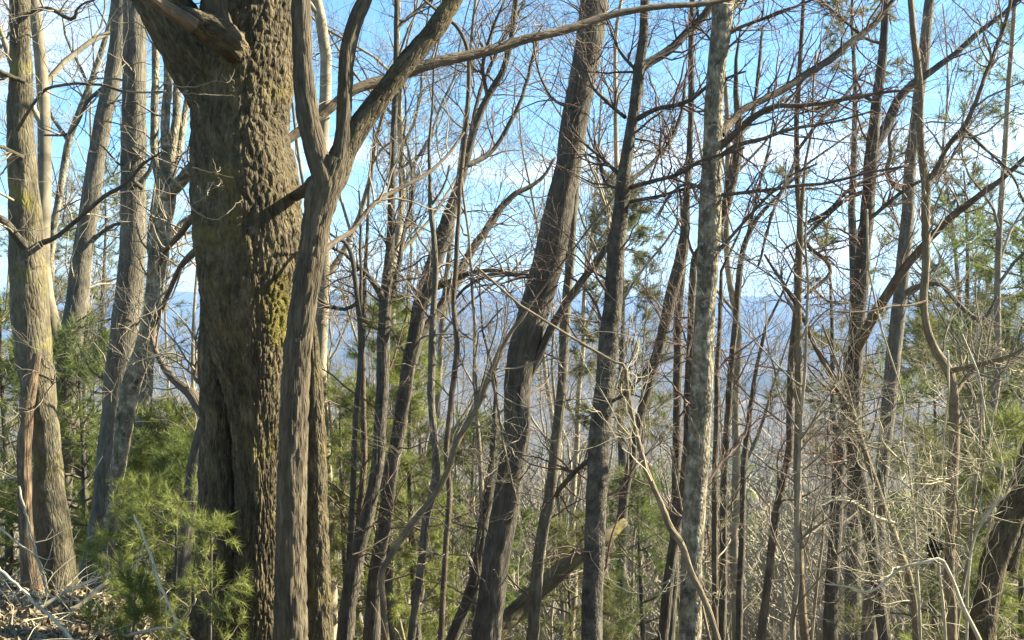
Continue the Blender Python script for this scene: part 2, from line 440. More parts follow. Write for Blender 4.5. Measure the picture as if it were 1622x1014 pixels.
def make_haze():
    x, y0, y1, z0, z1 = 3800.0, -300.0, 6700.0, -205.0, 190.0
    v = [(sx * x, y, z) for z in (z0, z1) for y in (y0, y1) for sx in (-1, 1)]
    f = [(0, 2, 3, 1), (4, 5, 7, 6), (0, 1, 5, 4), (1, 3, 7, 5), (3, 2, 6, 7), (2, 0, 4, 6)]
    me = bpy.data.meshes.new("haze"); me.from_pydata(v, [], f)
    m = bpy.data.materials.new("haze_air"); m.use_nodes = True
    nt = m.node_tree; nt.nodes.clear()
    o = nt.nodes.new("ShaderNodeOutputMaterial"); p = nt.nodes.new("ShaderNodeVolumePrincipled")
    p.inputs["Color"].default_value = (0.25, 0.46, 0.84, 1)
    p.inputs["Density"].default_value = 1.6e-4
    nt.links.new(p.outputs[0], o.inputs["Volume"])
    me.materials.append(m)
    ob = bpy.data.objects.new("haze", me); col.objects.link(ob); ob["kind"] = "stuff"
    ob["label"] = "pale blue air haze over the valley and hills"
    return ob
make_haze()

# ------------------------------------------------------------------ things
def empty(name, loc, label, cat, group=None):
    o = bpy.data.objects.new(name, None); col.objects.link(o)
    o.location = loc; o["_o"] = [float(c) for c in loc]
    o["label"] = label; o["category"] = cat
    if group: o["group"] = group
    o.empty_display_size = 0.2
    return o

def trace(points, D0, D1=None):
    """pixel trace [(x, y, w), ...] -> (n,4) points at real distance D0..D1"""
    n = len(points); out = []
    D1 = D0 if D1 is None else D1
    for k, p in enumerate(points):
        D = D0 + (D1 - D0) * (k / max(1, n - 1)) + (p[3] if len(p) > 3 else 0)
        out.append([*at(p[0], p[1], D), p[2] / 2 / F * D])
    return np.array(out)

def bark_disp(amp, freq=14.0, stretch=0.25, seed=0, low=0.05):
    def f(B, R):
        n = furrow(B, freq, stretch, seed)
        lo = fbm(B * np.array([3.0, 3.0, 2.0]) + 5.1, 2, seed + 9) - 0.5
        r = R[:, :, None]
        return (n - 0.7) * np.minimum(amp, r * 0.16) + lo * low * 2 * r
    return f

def grow_down(o):
    """carry a trunk from its lowest traced point down into the ground with a root flare"""
    p0, p1 = o[0], o[min(2, len(o) - 1)]
    d = p0[:3] - p1[:3]; d = d / np.linalg.norm(d)
    pts, p, r = [], p0[:3].copy(), p0[3]
    for _ in range(80):
        g = float(gh(p[0], p[1]))
        if p[2] < g - 0.25: break
        d = d * 0.85 + np.array([0, 0, -1.0]) * 0.15; d /= np.linalg.norm(d)
        p = p + d * 0.16
        r = r * 1.004
        h = max(0.0, p[2] - g)
        pts.append([*p, r * (1 + 0.45 * math.exp(-h / 0.22))])
    if pts: o = np.concatenate([np.array(pts[::-1]), o])
    return o

def grow_up(o, ln, wig=0.05):
    p0, p1 = o[-3], o[-1]
    d = p1[:3] - p0[:3]; d = d / np.linalg.norm(d)
    n = max(3, int(ln / 0.45)); pts, p, r = [], p1[:3].copy(), p1[3]
    for k in range(n):
        d = d + np.array([0, 0, 0.06]) + rng.normal(size=3) * wig; d /= np.linalg.norm(d)
        p = p + d * (ln / n)
        pts.append([*p, max(0.008, r * (1 - 0.88 * (k + 1) / n))])
    return np.concatenate([o, np.array(pts)])

def add_trunk_mesh(parent, name, o, mat, sides=20, amp=0.006, freq=16, stretch=0.22, cap=False, low=0.05, seed=0):
    mb = MB()
    P, R = o[None, :, :3], o[None, :, 3]
    V, q, t, B = tube_geo(P, R, sides, bark_disp(amp, freq, stretch, seed, low) if amp else None, cap)
    mb.add(V, q, t, B)
    return mb.build(name, mat, parent)

SEED = [1]
def tree(label, D, trunk, bark, twig, limbs=(), name="bare_tree", cat="tree", dtop=None, up=7.0, sides=18, step=0.05, amp=0.006, freq=18,
         n_side=8, side_len=(0.4, 1.1), n_twig=5, crown=3, down=True, group=None, limb_twigs=6, tw_len=(0.15, 0.5), stretch=0.2, sub=4, low=0.05):
    """trunk and limbs traced top to bottom / root to tip; everything at its own distance D"""
    SEED[0] += 1
    pts = trace(trunk, dtop if dtop is not None else D, D)[::-1]
    o = resample(pts, step)
    kn = (np.stack([fbm(np.stack([o[:, 2] * 2.3 + 7 * c, o[:, 0] * 2.3, o[:, 1] * 0 + SEED[0]], -1), 3, SEED[0] + c) for c in range(3)], -1) - 0.5)
    o[:, :3] += kn * np.minimum(0.03, 0.3 * o[:, 3:4] + 0.012) * np.array([1, 1, 0])
    n0 = len(o)
    if down: o = grow_down(o)
    nd = len(o) - n0
    topped = trunk[0][1] <= 5 and up > 0
    if topped: o = grow_up(o, up)
    if not topped and name in ("bare_tree", "bare_sapling", "bent_sapling", "hanging_vine") and o[-1, 3] < 0.05:
        o = grow_up(o, float(rng.uniform(0.7, 1.5)), 0.16)
    base = o[0, :3].copy(); base[2] = float(gh(base[0], base[1])) if down else base[2]
    root = empty(name, base, label, cat, group)
    tr = add_trunk_mesh(root, "trunk", o, bark, sides, amp, freq, stretch, cap=not topped, low=low, seed=SEED[0] * 3)
    polyP, polyR = [], []
    for lb in limbs:
        lp = lb[0]; d0 = lb[1] if len(lb) > 1 else D; d1 = lb[2] if len(lb) > 2 else d0
        lm = lb[3] if len(lb) > 3 and lb[3] is not None else bark
        lo = resample(trace(lp, d0, d1), 0.06)
        lo[:, :3] += (np.stack([fbm(np.stack([lo[:, 0] * 5 + c * 9, lo[:, 1] * 5, lo[:, 2] * 5], -1), 2, SEED[0]) for c in range(3)], -1) - 0.5) * 0.06 * np.linspace(0, 1, len(lo))[:, None]
        add_trunk_mesh(root, "limb", lo, lm, 12, 0.004, 26, 0.4, cap=True, seed=SEED[0], low=0.14)
        k = polyline_k(lo, 12); polyP.append(k[:, :3]); polyR.append(k[:, 3])
    # untraced side branches on the visible trunk and crown limbs above the frame
    vis = polyline_k(o[nd:n0 + nd], 12)
    TP, TR = [], []
    if n_side:
        sp, sr = sprout(vis[None, :, :3], vis[None, :, 3], n_side, side_len, (45, 85), 9, 0.12, 0.22, (0.05, 0.98), 0.3, 0.003, 0.012)
        TP.append((sp, sr))
    if topped and crown:
        cr = polyline_k(o[n0 + nd - 1:], 12)
        sp, sr = sprout(cr[None, :, :3], cr[None, :, 3], crown, (1.4, 3.0), (35, 65), 9, 0.2, 0.16, (0.1, 0.97), 0.5, 0.004, 0.05)
        TP.append((sp, sr))
    mb = MB()
    lim = [(np.array(polyP), np.array(polyR))] if polyP else []
    for sp, sr in TP:
        V, q, t, B = tube_geo(sp, sr, 5); mb.add(V, q, t, B)
    srcs = TP + lim
    for si, (sp, sr) in enumerate(srcs):
        n2 = limb_twigs if (lim and si == len(srcs) - 1) else n_twig
        if n2 == 0: continue
        s2 = sprout(sp, sr, n2, (tw_len[0] * 1.6, tw_len[1] * 1.8), (30, 70), 7, 0.12, 0.26, (0.12, 1.0), 0.5, 0.0022, 0.009)
        mb.add(*tube_geo(*s2, 4)[:2])
        if sub:
            s3 = sprout(*s2, sub, tw_len, (25, 65), 5, 0.1, 0.3, (0.15, 1.0), 0.7, 0.0016, 0.004)
            mb.add(*tube_geo(*s3, 3)[:2])
    if mb.n:
        tw = mb.build("twigs", twig, root); tw["kind"] = "stuff"
    return root

# ------------------------------------------------------------------ the big oak
def big_oak():
    D = 7.15
    tr = trace([(420, -260, 120), (408, -80, 140), (398, 0, 150), (388, 100, 158), (380, 200, 156), (387, 300, 166), (394, 400, 162), (392, 480, 146), (398, 560, 112), (405, 650, 82), (409, 750, 70), (410, 850, 68), (409, 950, 72), (407, 1040, 84)], D)[::-1]
    o = grow_down(resample(tr, 0.010))
    base = np.array([o[0, 0], o[0, 1], float(gh(o[0, 0], o[0, 1]))])
    root = empty("oak_tree", base, "massive furrowed oak of several fused stems, nearest and thickest trunk in view", "tree")
    def oak_disp(B, R):
        a = furrow(B, 29, 0.27, 6, 0.7); b = furrow(B, 62, 0.42, 17, 0.7)
        lo = fbm(B * np.array([2.2, 2.2, 1.5]), 2, 12) - 0.5
        mid = fbm(B * np.array([9, 9, 4.0]), 2, 15) - 0.5
        return (a - 0.75) * 0.014 + (b - 0.6) * 0.007 + lo * 0.05 + mid * 0.022
    V, q, t, B = tube_geo(o[None, :, :3], o[None, :, 3], 250, oak_disp)
    mb = MB(); mb.add(V, q, t, B); mb.build("trunk", MAT['oak'], root)
    # cushion of yellow-green moss in the fork, hugging the bark
    ctr = V[q].mean(1)
    nn = nrm(np.cross(V[q[:, 1]] - V[q[:, 0]], V[q[:, 3]] - V[q[:, 0]]))
    px = CX + ctr[:, 0] / ctr[:, 1] * F; py = CY - ctr[:, 2] / ctr[:, 1] * F
    e = ((px - 446) / 26) ** 2 + ((py - 492) / 62) ** 2 + (fbm(ctr * np.array([40, 40, 22]), 3, 5) - 0.5) * 2.2
    sel = (e < 0.8) & (ctr[:, 1] < 7.2)
    fq = q[sel]; ids, inv = np.unique(fq.ravel(), return_inverse=True)
    vn = np.zeros_like(V); 
    for c_ in range(4): np.add.at(vn, q[:, c_], nn)
    mv = V[ids] + nrm(vn[ids]) * (0.001 + 0.005 * fbm(V[ids] * 90, 2, 3))[:, None]
    mm = MB(); mm.add(mv, inv.reshape(-1, 4), None, B[ids]); mm.build("moss_patch", bark_mat("moss_cushion", (0.06, 0.05, 0.012), (0.17, 0.14, 0.035), (0.30, 0.25, 0.07), 60, 0.8, 0.9), root)
    def stem(pts, d0, d1, mat, name="stem", sides=56, step=0.014, amp=0.013, freq=30, st=0.22, down=True, top=0, cap=False, seed=3):
        s = resample(trace(pts, d0, d1)[::-1], step)
        if down: s = grow_down(s)
        if top: s = grow_up(s, top)
        return add_trunk_mesh(root, name, s, mat, sides, amp, freq, st, cap=cap, seed=seed, low=0.07), s
    _, left = stem([(375, 300, 30), (356, 400, 48), (347, 470, 56), (343, 560, 56), (343, 650, 52), (343, 750, 57), (343, 850, 64), (340, 950, 74), (337, 1040, 88)], 7.28, 7.18, MAT['oak'], amp=0.018, freq=22, seed=5)
    _, right = stem([(530, 250, 46), (514, 296, 54), (502, 350, 47), (491, 420, 44), (481, 480, 44), (472, 550, 46), (466, 650, 45), (463, 750, 46), (461, 850, 47), (460, 950, 50), (460, 1040, 56)], 6.68, 6.66, MAT['oakstem'], seed=7)
    _, back = stem([(494, 500, 10), (495, 560, 24), (496, 620, 32), (500, 700, 33), (502, 800, 34), (504, 900, 38), (507, 1040, 46)], 7.35, 7.3, MAT['oak'], seed=9)
    limbs = []
    def limb(pts, d0, d1, mat, amp=0.008, top=0, sides=22, cap=False, name="limb"):
        s = resample(trace(pts, d0, d1), 0.018)
        if top: s = grow_up(s, top)
        limbs.append(s)
        return add_trunk_mesh(root, name, s, mat, sides, amp, 26, 0.25, cap=cap, seed=len(limbs) + 20, low=0.13)
    limb([(512, 330, 30), (514, 292, 36), (503, 250, 35), (490, 200, 34), (481, 120, 33), (478, 50, 32), (476, -30, 32)], 6.66, 6.60, MAT['oakstem'], top=4)
    limb([(516, 320, 30), (532, 272, 36), (543, 218, 28), (546, 150, 26), (551, 80, 25), (565, 30, 25), (582, -10, 24), (600, -60, 22)], 6.68, 6.85, MAT['oakstem'], top=3)
    limb([(508, 330, 36), (526, 282, 48), (548, 235, 39), (575, 192, 34), (608, 148, 33), (650, 92, 33), (690, 45, 32), (718, 0, 31), (745, -50, 29)], 6.7, 6.95, MAT['oak'], top=4)
    limb([(522, 278, 36), (500, 288, 26), (483, 302, 20), (466, 312, 18)], 6.7, 7.05, MAT['oakstem'])
    limb([(368, 220, 70), (345, 165, 84), (312, 100, 88), (275, 35, 88), (240, -30, 84), (200, -120, 76)], 7.1, 7.0, MAT['oak'], amp=0.016, sides=60, top=4)
    limb([(395, 112, 22, 0.2), (372, 78, 44, 0.06), (360, 64, 52), (335, 46, 52), (312, 36, 42), (300, 30, 34), (284, 22, 30)], 6.86, 6.52, MAT['oak'], amp=0.022, sides=56, cap=True, name="branch_collar")
    limb([(306, 40, 27), (292, 30, 25), (265, 14, 24), (238, -8, 22), (205, -40, 20)], 6.54, 6.36, MAT['dead'], amp=0.003, top=1.2)
    limb([(358, 66, 40), (348, 30, 34), (342, 0, 32), (338, -50, 30)], 6.76, 6.66, MAT['oakstem'], amp=0.012, top=2)
    limb([(420, 245, 18), (455, 222, 16), (505, 186, 16), (560, 143, 17), (612, 126, 18), (690, 99, 18), (760, 84, 15), (830, 63, 14), (900, 46, 13), (960, 26, 12), (1040, 11, 11), (1122, 5, 9), (1200, -14, 7), (1280, -40, 5)], 7.25, 8.6, MAT['red'], amp=0.003)
    limb([(512, 398, 12), (535, 380, 8), (556, 367, 7.5), (591, 324, 7), (626, 302, 6.5), (672, 278, 6), (707, 248, 5), (735, 210, 4)], 6.75, 7.6, MAT['red'], amp=0)
    limb([(335, 668, 26), (318, 648, 21), (300, 622, 17), (272, 598, 12), (254, 572, 9), (243, 540, 6), (247, 515, 4)], 7.3, 7.9, MAT['red'], amp=0.003)
    limb([(330, 610, 14), (312, 600, 10), (312, 578, 8), (322, 560, 6)], 7.3, 7.4, MAT['red'], amp=0)
    limb([(325, 392, 16), (305, 402, 12), (285, 425, 9), (268, 462, 8), (252, 500, 7), (238, 530, 4)], 7.25, 7.9, MAT['red'], amp=0)
    limb([(330, 360, 14), (308, 345, 12), (285, 372, 10), (262, 398, 8), (250, 430, 5)], 7.25, 7.9, MAT['red'], amp=0)
    # thin curled twigs on the shaded face
    mb = MB()
    tw = [[(250, 130, 3), (300, 138, 3), (345, 129, 3), (362, 130, 2.5), (372, 110, 2)], [(200, 145, 4), (270, 148, 3.5), (330, 150, 3), (372, 152, 2)],
          [(270, 280, 5), (290, 300, 5), (305, 330, 5), (340, 348, 5), (358, 340, 4.5), (375, 322, 4), (384, 316, 3)], [(306, 322, 4), (325, 312, 4), (332, 300, 3)], [(305, 265, 4), (340, 273, 3), (350, 265, 2.5)],
          [(330, 300, 3), (332, 290, 3), (345, 294, 3), (352, 285, 2)]]
    for k in tw:
        s = resample(trace(k, 6.5, 6.78), 0.02); s[:, 3] *= 0.62 * np.linspace(1, 0.35, len(s)); s[:, :3] += rng.normal(size=(len(s), 3)) * 0.0025
        mb.add(*tube_geo(s[None, :, :3], s[None, :, 3], 6)[:2])
        kk = polyline_k(s, 8); mb.add(*tube_geo(*sprout(kk[None, :, :3], kk[None, :, 3], 4, (0.05, 0.2), (30, 70), 6, 0.1, 0.3, (0.2, 1), 0.7, 0.0012, 0.002), 3)[:2])
    ks = [polyline_k(s, 12) for s in limbs[8:14]]
    P = np.array([k[:, :3] for k in ks]); R = np.array([k[:, 3] for k in ks])
    s2 = sprout(P, R, 9, (0.2, 0.8), (30, 70), 7, 0.15, 0.26, (0.2, 1), 0.5, 0.002, 0.007); mb.add(*tube_geo(*s2, 4)[:2])
    s3 = sprout(*s2, 4, (0.15, 0.45), (25, 65), 6, 0.1, 0.28, (0.15, 1), 0.7, 0.0016, 0.004); mb.add(*tube_geo(*s3, 3)[:2])
    ks = [polyline_k(s[-7:], 12) for s in (limbs[0], limbs[1], limbs[2], limbs[4])]
    P = np.array([k[:, :3] for k in ks]); R = np.array([k[:, 3] for k in ks])
    s2 = sprout(P, R, 5, (0.8, 2.2), (30, 60), 9, 0.2, 0.18, (0.3, 1), 0.6, 0.004, 0.03); mb.add(*tube_geo(*s2, 5)[:2])
    s3 = sprout(*s2, 5, (0.3, 0.9), (25, 65), 6, 0.1, 0.25, (0.15, 1), 0.7, 0.002, 0.006); mb.add(*tube_geo(*s3, 3)[:2])
    o = mb.build("twigs", MAT['twigm'], root); o["kind"] = "stuff"
big_oak()

# ------------------------------------------------------------------ the other traced trees, left to right
tree("mossy grey trunk at the far left edge, beside a bare orange dead stem", 9.0,
     [(31, -10, 33), (32, 100, 34), (33, 200, 40), (40, 300, 47), (45, 380, 55), (48, 500, 60), (57, 600, 56), (73, 690, 46), (80, 800, 51), (90, 890, 58), (94, 950, 70)], MAT['moss'], MAT['twigm'],
     limbs=[([(52, 388, 14), (80, 380, 8), (120, 350, 7), (165, 312, 6.5), (203, 288, 6), (235, 255, 5), (262, 240, 3)], 9.0, 8.6, MAT['dark']),
            ([(48, 400, 22), (28, 378, 14), (8, 352, 12), (-25, 330, 10)], 8.95, 8.6, MAT['dark']),
            ([(28, 205, 8), (48, 172, 5), (72, 142, 5), (110, 132, 4.5), (150, 134, 4), (195, 146, 4), (262, 147, 3)], 8.9, 8.3),
            ([(35, 250, 10), (16, 240, 7), (0, 235, 6), (-20, 236, 5)], 8.9, 8.6),
            ([(40, 130, 8), (15, 122, 9), (-10, 112, 9)], 8.9, 8.8), ([(45, 20, 9), (75, 14, 7), (115, 30, 6), (122, 12, 4), (150, 0, 3)], 9, 8.7)],
     amp=0.012, sides=30, step=0.03, freq=15, n_side=10, crown=3, low=0.09)
tree("bare orange-brown dead stem with peeled bark hugging the mossy left trunk", 8.8,
     [(60, 560, 12), (50, 600, 20), (42, 640, 24), (38, 700, 23), (39, 780, 22), (43, 860, 24), (50, 930, 34)], MAT['dead'], MAT['twigp'], name="dead_tree", cat="dead tree",
     amp=0.006, n_side=3, side_len=(0.1, 0.3), n_twig=1, sub=0, low=0.08)
tree("pale thin leaning tree between the mossy left trunk and the grey leaning one", 17.0,
     [(182, -10, 9), (176, 30, 9), (151, 111, 9.5), (126, 176, 10), (108, 226, 11), (96, 302, 11), (83, 377, 12), (78, 478, 13), (74, 600, 14)], MAT['pale'], MAT['twigm'], n_side=12, side_len=(0.8, 2.2), n_twig=6, tw_len=(0.25, 0.8),
     limbs=[([(126, 176, 8), (140, 150, 6), (124, 100, 5), (105, 60, 4), (95, 20, 3)], 17), ([(110, 225, 7), (80, 180, 5), (60, 120, 4), (62, 60, 3)], 17)])
tree("grey trunk leaning right, behind the gap left of the paired pale trunks", 13.5,
     [(191, -10, 22), (181, 100, 26), (162, 200, 28), (147, 300, 30), (130, 400, 32), (118, 500, 34), (109, 570, 35), (100, 680, 37), (94, 760, 40)], MAT['grey'], MAT['twigm'], sides=22, n_side=12, side_len=(0.6, 1.8),
     limbs=[([(175, 130, 9), (140, 160, 6), (110, 210, 5), (70, 215, 3)], 13.5), ([(135, 390, 9), (175, 360, 6), (215, 345, 4)], 13.5)])
tree("straight grey trunk leaning slightly, left one of the close pair left of the oak", 10.4,
     [(214, -10, 36), (214, 100, 36), (212, 200, 39), (212, 300, 39), (210, 400, 40), (200, 500, 43), (187, 600, 42), (177, 700, 41), (165, 800, 36), (152, 870, 37), (142, 940, 44)], MAT['grey'], MAT['twigm'],
     amp=0.010, sides=28, step=0.035, n_side=9, limbs=[([(222, 290, 10), (238, 270, 7), (245, 245, 5), (258, 215, 3)], 10.3), ([(226, 300, 8), (205, 280, 6), (195, 265, 5), (222, 300, 4)], 10.0, 9.8)])
tree("pale sunlit tree forking into several upright stems beside the oak's left edge", 9.8,
     [(262, 285, 28), (262, 310, 34), (256, 350, 33), (250, 410, 30), (244, 460, 27), (238, 510, 28), (224, 560, 30), (208, 605, 30), (198, 660, 28), (190, 720, 24), (183, 790, 22), (170, 860, 22), (160, 930, 26)], MAT['pale'], MAT['twigm'], up=0, sides=24, step=0.03, amp=0.008,
     n_side=5, limbs=[([(258, 300, 22), (246, 250, 15), (244, 200, 13), (246, 120, 12), (248, 60, 12), (247, -20, 11)], 9.8, 10.0),
            ([(262, 300, 24), (262, 250, 16), (262, 180, 15), (266, 110, 14), (262, 60, 12), (255, -20, 11)], 9.75, 9.8),
            ([(265, 298, 20), (272, 240, 15), (280, 180, 14), (284, 110, 12), (290, 40, 10)], 9.8, 10.1),
            ([(262, 312, 22), (282, 292, 22), (296, 274, 21), (308, 256, 17)], 9.75, 9.5), ([(268, 290, 14), (282, 240, 12), (292, 190, 10), (300, 140, 8)], 9.85, 10.2),
            ([(246, 480, 12), (268, 380, 10), (300, 345, 9), (330, 330, 6)], 9.85, 10.1)])
tree("short pale lit trunk showing just right of the pale forked tree, above green pine", 11.5,
     [(246, 440, 14), (240, 520, 18), (232, 600, 22), (226, 680, 24), (216, 760, 25), (208, 850, 26)], MAT['pale'], MAT['twigm'], up=0, n_side=6, sides=18)
tree("dark leaning trunk half hidden behind the oak's lower left side", 9.4,
     [(352, 560, 18), (336, 620, 20), (318, 690, 21), (304, 753, 23), (297, 810, 25), (286, 900, 28)], MAT['dark'], MAT['twigm'], up=0, n_side=3, sides=18)

# between the oak and the thick leaning trunk
tree("tall straight thin dark trunk right of the oak, curving left near its foot", 12.0,
     [(628, -10, 8), (627, 100, 9), (624, 200, 10), (621, 300, 12), (617, 400, 14), (611, 480, 20), (606, 560, 21), (603, 650, 20), (598, 740, 20), (584, 810, 21), (568, 870, 23), (556, 930, 26)], MAT['dark'], MAT['twig'], n_side=20, side_len=(0.5, 1.5), n_twig=6, limb_twigs=12, tw_len=(0.2, 0.6),
     limbs=[([(610, 478, 14), (592, 448, 10), (566, 421, 8), (545, 402, 6), (523, 393, 5)], 12.0, 11.6), ([(621, 470, 11), (632, 420, 9), (640, 370, 8), (652, 320, 6), (650, 260, 5), (640, 215, 3)], 12, 12.5),
            ([(628, 45, 6), (650, 25, 6), (680, 0, 5), (705, -20, 4)], 12, 12.3)])
tree("thin crooked stem with a kinked top, standing next to the oak's right side", 11.0,
     [(536, 380, 4), (546, 384, 7), (557, 405, 8), (562, 440, 8), (566, 480, 8), (570, 520, 8), (568, 600, 8), (563, 680, 9), (560, 753, 9), (555, 855, 10), (550, 930, 11)], MAT['dark'], MAT['twig'], up=0, n_side=9, side_len=(0.4, 1.0),
     limbs=[([(566, 480, 6), (545, 490, 6), (524, 486, 5), (505, 475, 4)], 11, 10.8), ([(570, 500, 6), (572, 440, 5), (570, 370, 4), (572, 300, 3)], 11.1)])
tree("slim reddish stem between the crooked stem and the tall straight dark trunk", 12.6,
     [(584, 300, 4), (580, 400, 6), (577, 480, 7), (575, 560, 8), (576, 650, 9), (577, 703, 10), (571, 800, 11), (562, 900, 12)], MAT['red'], MAT['twig'], up=0, n_side=9)
tree("dark trunk leaning right with a twin forked top, wrapped in green pine halfway up", 12.4,
     [(820, -10, 9), (800, 105, 10), (772, 155, 11), (755, 195, 12), (742, 241, 13), (731, 285, 14), (714, 335, 22), (699, 385, 24), (680, 440, 26), (664, 500, 24), (646, 590, 23), (632, 677, 22), (619, 743, 21), (608, 829, 22), (596, 905, 24), (588, 1007, 27)], MAT['dark'], MAT['twig'], sides=22, n_side=18, side_len=(0.5, 1.6), n_twig=7, limb_twigs=16, tw_len=(0.2, 0.65),
     limbs=[([(652, 575, 16), (668, 530, 16), (690, 500, 16), (705, 478, 17), (722, 448, 16), (747, 397, 14), (772, 362, 12), (812, 311, 10), (850, 290, 7), (880, 250, 4)], 12.4, 13.2),
            ([(740, 262, 9), (758, 254, 9), (777, 241, 8), (810, 191, 7), (835, 130, 6), (850, 60, 5)], 12.4, 12.8), ([(690, 455, 12), (715, 445, 9), (745, 432, 8), (790, 430, 6), (830, 440, 5)], 12.4, 12.0),
            ([(655, 520, 14), (662, 470, 12), (678, 420, 10), (692, 385, 7)], 12.5, 12.6), ([(742, 241, 8), (752, 180, 7), (770, 120, 6), (800, 60, 5), (830, 0, 4)], 12.4, 12.9),
            ([(772, 155, 6), (765, 100, 6), (780, 50, 5), (800, 0, 4)], 12.4, 12.2)])
tree("thin pale grey upright stem left of the dangling crooked vine", 10.6,
     [(679, 235, 5), (681, 280, 6), (682, 327, 8), (688, 377, 9), (689, 453, 10), (686, 520, 11), (684, 652, 12), (689, 703, 12), (691, 753, 13), (677, 814, 13), (669, 880, 13), (658, 956, 13), (650, 1020, 14)], MAT['grey'], MAT['twig'], up=0, n_side=8,
     limbs=[([(682, 327, 5), (700, 300, 4), (712, 262, 3)], 10.6)])
tree("long wavy dark vine hanging from the oak's right limb to the ground", 10.0,
     [(705, 28, 5), (722, 40, 6), (740, 74, 6.5), (742, 141, 7), (735, 241, 7), (729, 302, 7), (727, 342, 7), (721, 428, 8), (719, 480, 8), (724, 546, 9), (714, 642, 9), (707, 713, 9), (712, 784, 9), (707, 855, 9), (702, 931, 9), (699, 1015, 10)], MAT['red'], MAT['twig'], name="hanging_vine", cat="vine", up=0, n_side=5, side_len=(0.2, 0.6), n_twig=2)
tree("slender arching sapling bowing right from a kinked foot, left of the thick leaning trunk", 9.6,
     [(842, 480, 4), (828, 502, 6), (810, 525, 7), (778, 591, 9), (755, 647, 10), (724, 703, 10), (709, 748, 10), (684, 789, 10), (653, 829, 10), (623, 875, 10), (606, 905, 10), (608, 956, 11), (613, 1018, 12)], MAT['tan'], MAT['twigm'], up=0, n_side=7, n_twig=3, name="bent_sapling",
     limbs=[([(778, 591, 6), (790, 650, 5), (800, 720, 4), (815, 790, 3)], 9.6, 9.3)])
# centre
tree("thick dark trunk leaning right in the middle of the view, bent at mid height", 10.5,
     [(942, -10, 43), (928, 100, 44), (909, 200, 42), (893, 300, 43), (878, 375, 51), (858, 450, 50), (842, 510, 49), (822, 600, 44), (815, 700, 42), (800, 800, 42), (784, 900, 43), (770, 1020, 46)], MAT['dark'], MAT['twig'], sides=32, step=0.03, amp=0.010, n_side=12, side_len=(0.5, 1.5), limb_twigs=12,
     limbs=[([(905, 170, 8), (880, 160, 5), (860, 130, 4), (840, 60, 3)], 10.4, 10.8), ([(860, 440, 10), (800, 435, 7), (760, 440, 6), (720, 470, 4)], 10.6, 11.4), ([(836, 600, 14), (852, 566, 12), (872, 522, 12), (890, 490, 12), (912, 458, 12), (940, 420, 11), (967, 376, 9), (985, 330, 7), (1000, 280, 5)], 10.5, 10.2)], low=0.07)
tree("thin dark stem running close along the right side of the thick central trunk", 11.4,
     [(935, 20, 8), (922, 150, 11), (912, 280, 14), (905, 380, 15), (899, 460, 16), (895, 530, 16), (889, 620, 16), (882, 700, 17), (872, 780, 18), (856, 870, 19), (843, 1014, 20)], MAT['grey'], MAT['twig'], up=0, n_side=8)
tree("dark forked stump-like stem at the foot of the thick central trunk", 11.0,
     [(782, 690, 8), (776, 774, 13), (766, 830, 17), (757, 900, 17), (740, 950, 18), (716, 1014, 20)], MAT['dark'], MAT['twig'], up=0, n_side=4)
tree("straight banded grey-brown trunk right of the thick central trunk, many upper branches", 9.3,
     [(1021, -10, 14), (1019, 60, 15), (1012, 110, 18), (1000, 200, 18), (990, 260, 20), (984, 310, 24), (979, 360, 27), (975, 420, 28), (970, 480, 29), (963, 540, 32), (957, 620, 32), (950, 700, 33), (945, 800, 33), (940, 900, 33), (936, 1020, 34)], MAT['band'], MAT['twigr'], sides=28, step=0.03, amp=0.005, n_side=14, n_twig=7, limb_twigs=12,
     limbs=[([(1012, 112, 16), (1030, 98, 15), (1055, 82, 14), (1090, 50, 13), (1122, 12, 12), (1145, -40, 10)], 9.3, 9.6, MAT['dark']), ([(1003, 192, 10), (1040, 173, 8), (1090, 160, 7), (1125, 135, 5), (1180, 115, 3)], 9.3, 9.0),
            ([(992, 290, 8), (1020, 270, 7), (1052, 238, 6.5), (1075, 190, 6), (1090, 120, 4)], 9.3, 9.8), ([(996, 297, 8), (1040, 286, 7), (1075, 275, 6), (1108, 256, 5), (1180, 230, 3)], 9.3, 8.8),
            ([(995, 320, 7), (1040, 312, 6), (1082, 300, 5), (1125, 290, 4)], 9.3, 9.1), ([(990, 186, 7), (965, 165, 6), (940, 140, 5), (925, 90, 3)], 9.3, 9.7), ([(982, 278, 7), (955, 252, 6), (932, 232, 5), (900, 190, 3)], 9.3, 9.5),
            ([(1006, 110, 6), (985, 85, 5), (965, 45, 4), (950, 5, 3)], 9.3, 9.4), ([(960, 640, 7), (990, 625, 5), (1020, 590, 4), (1042, 535, 3)], 9.3, 9.0), ([(945, 720, 9), (925, 735, 8), (900, 758, 8), (880, 788, 7)], 9.3, 9.9, MAT['dark']),
            ([(986, 300, 6), (960, 290, 5), (945, 240, 4), (940, 190, 3)], 9.3, 9.8)])
tree("dark snapped trunk leaning right, its broken foot above the fallen log", 12.2,
     [(1096, -10, 8), (1095, 100, 10), (1094, 200, 10), (1090, 290, 11), (1086, 350, 14), (1080, 400, 20), (1064, 465, 20), (1055, 510, 18), (1030, 600, 16), (1015, 660, 15), (1003, 715, 15), (992, 770, 15), (984, 828, 18)], MAT['dark'], MAT['twig'], down=False, sides=18, n_side=10)
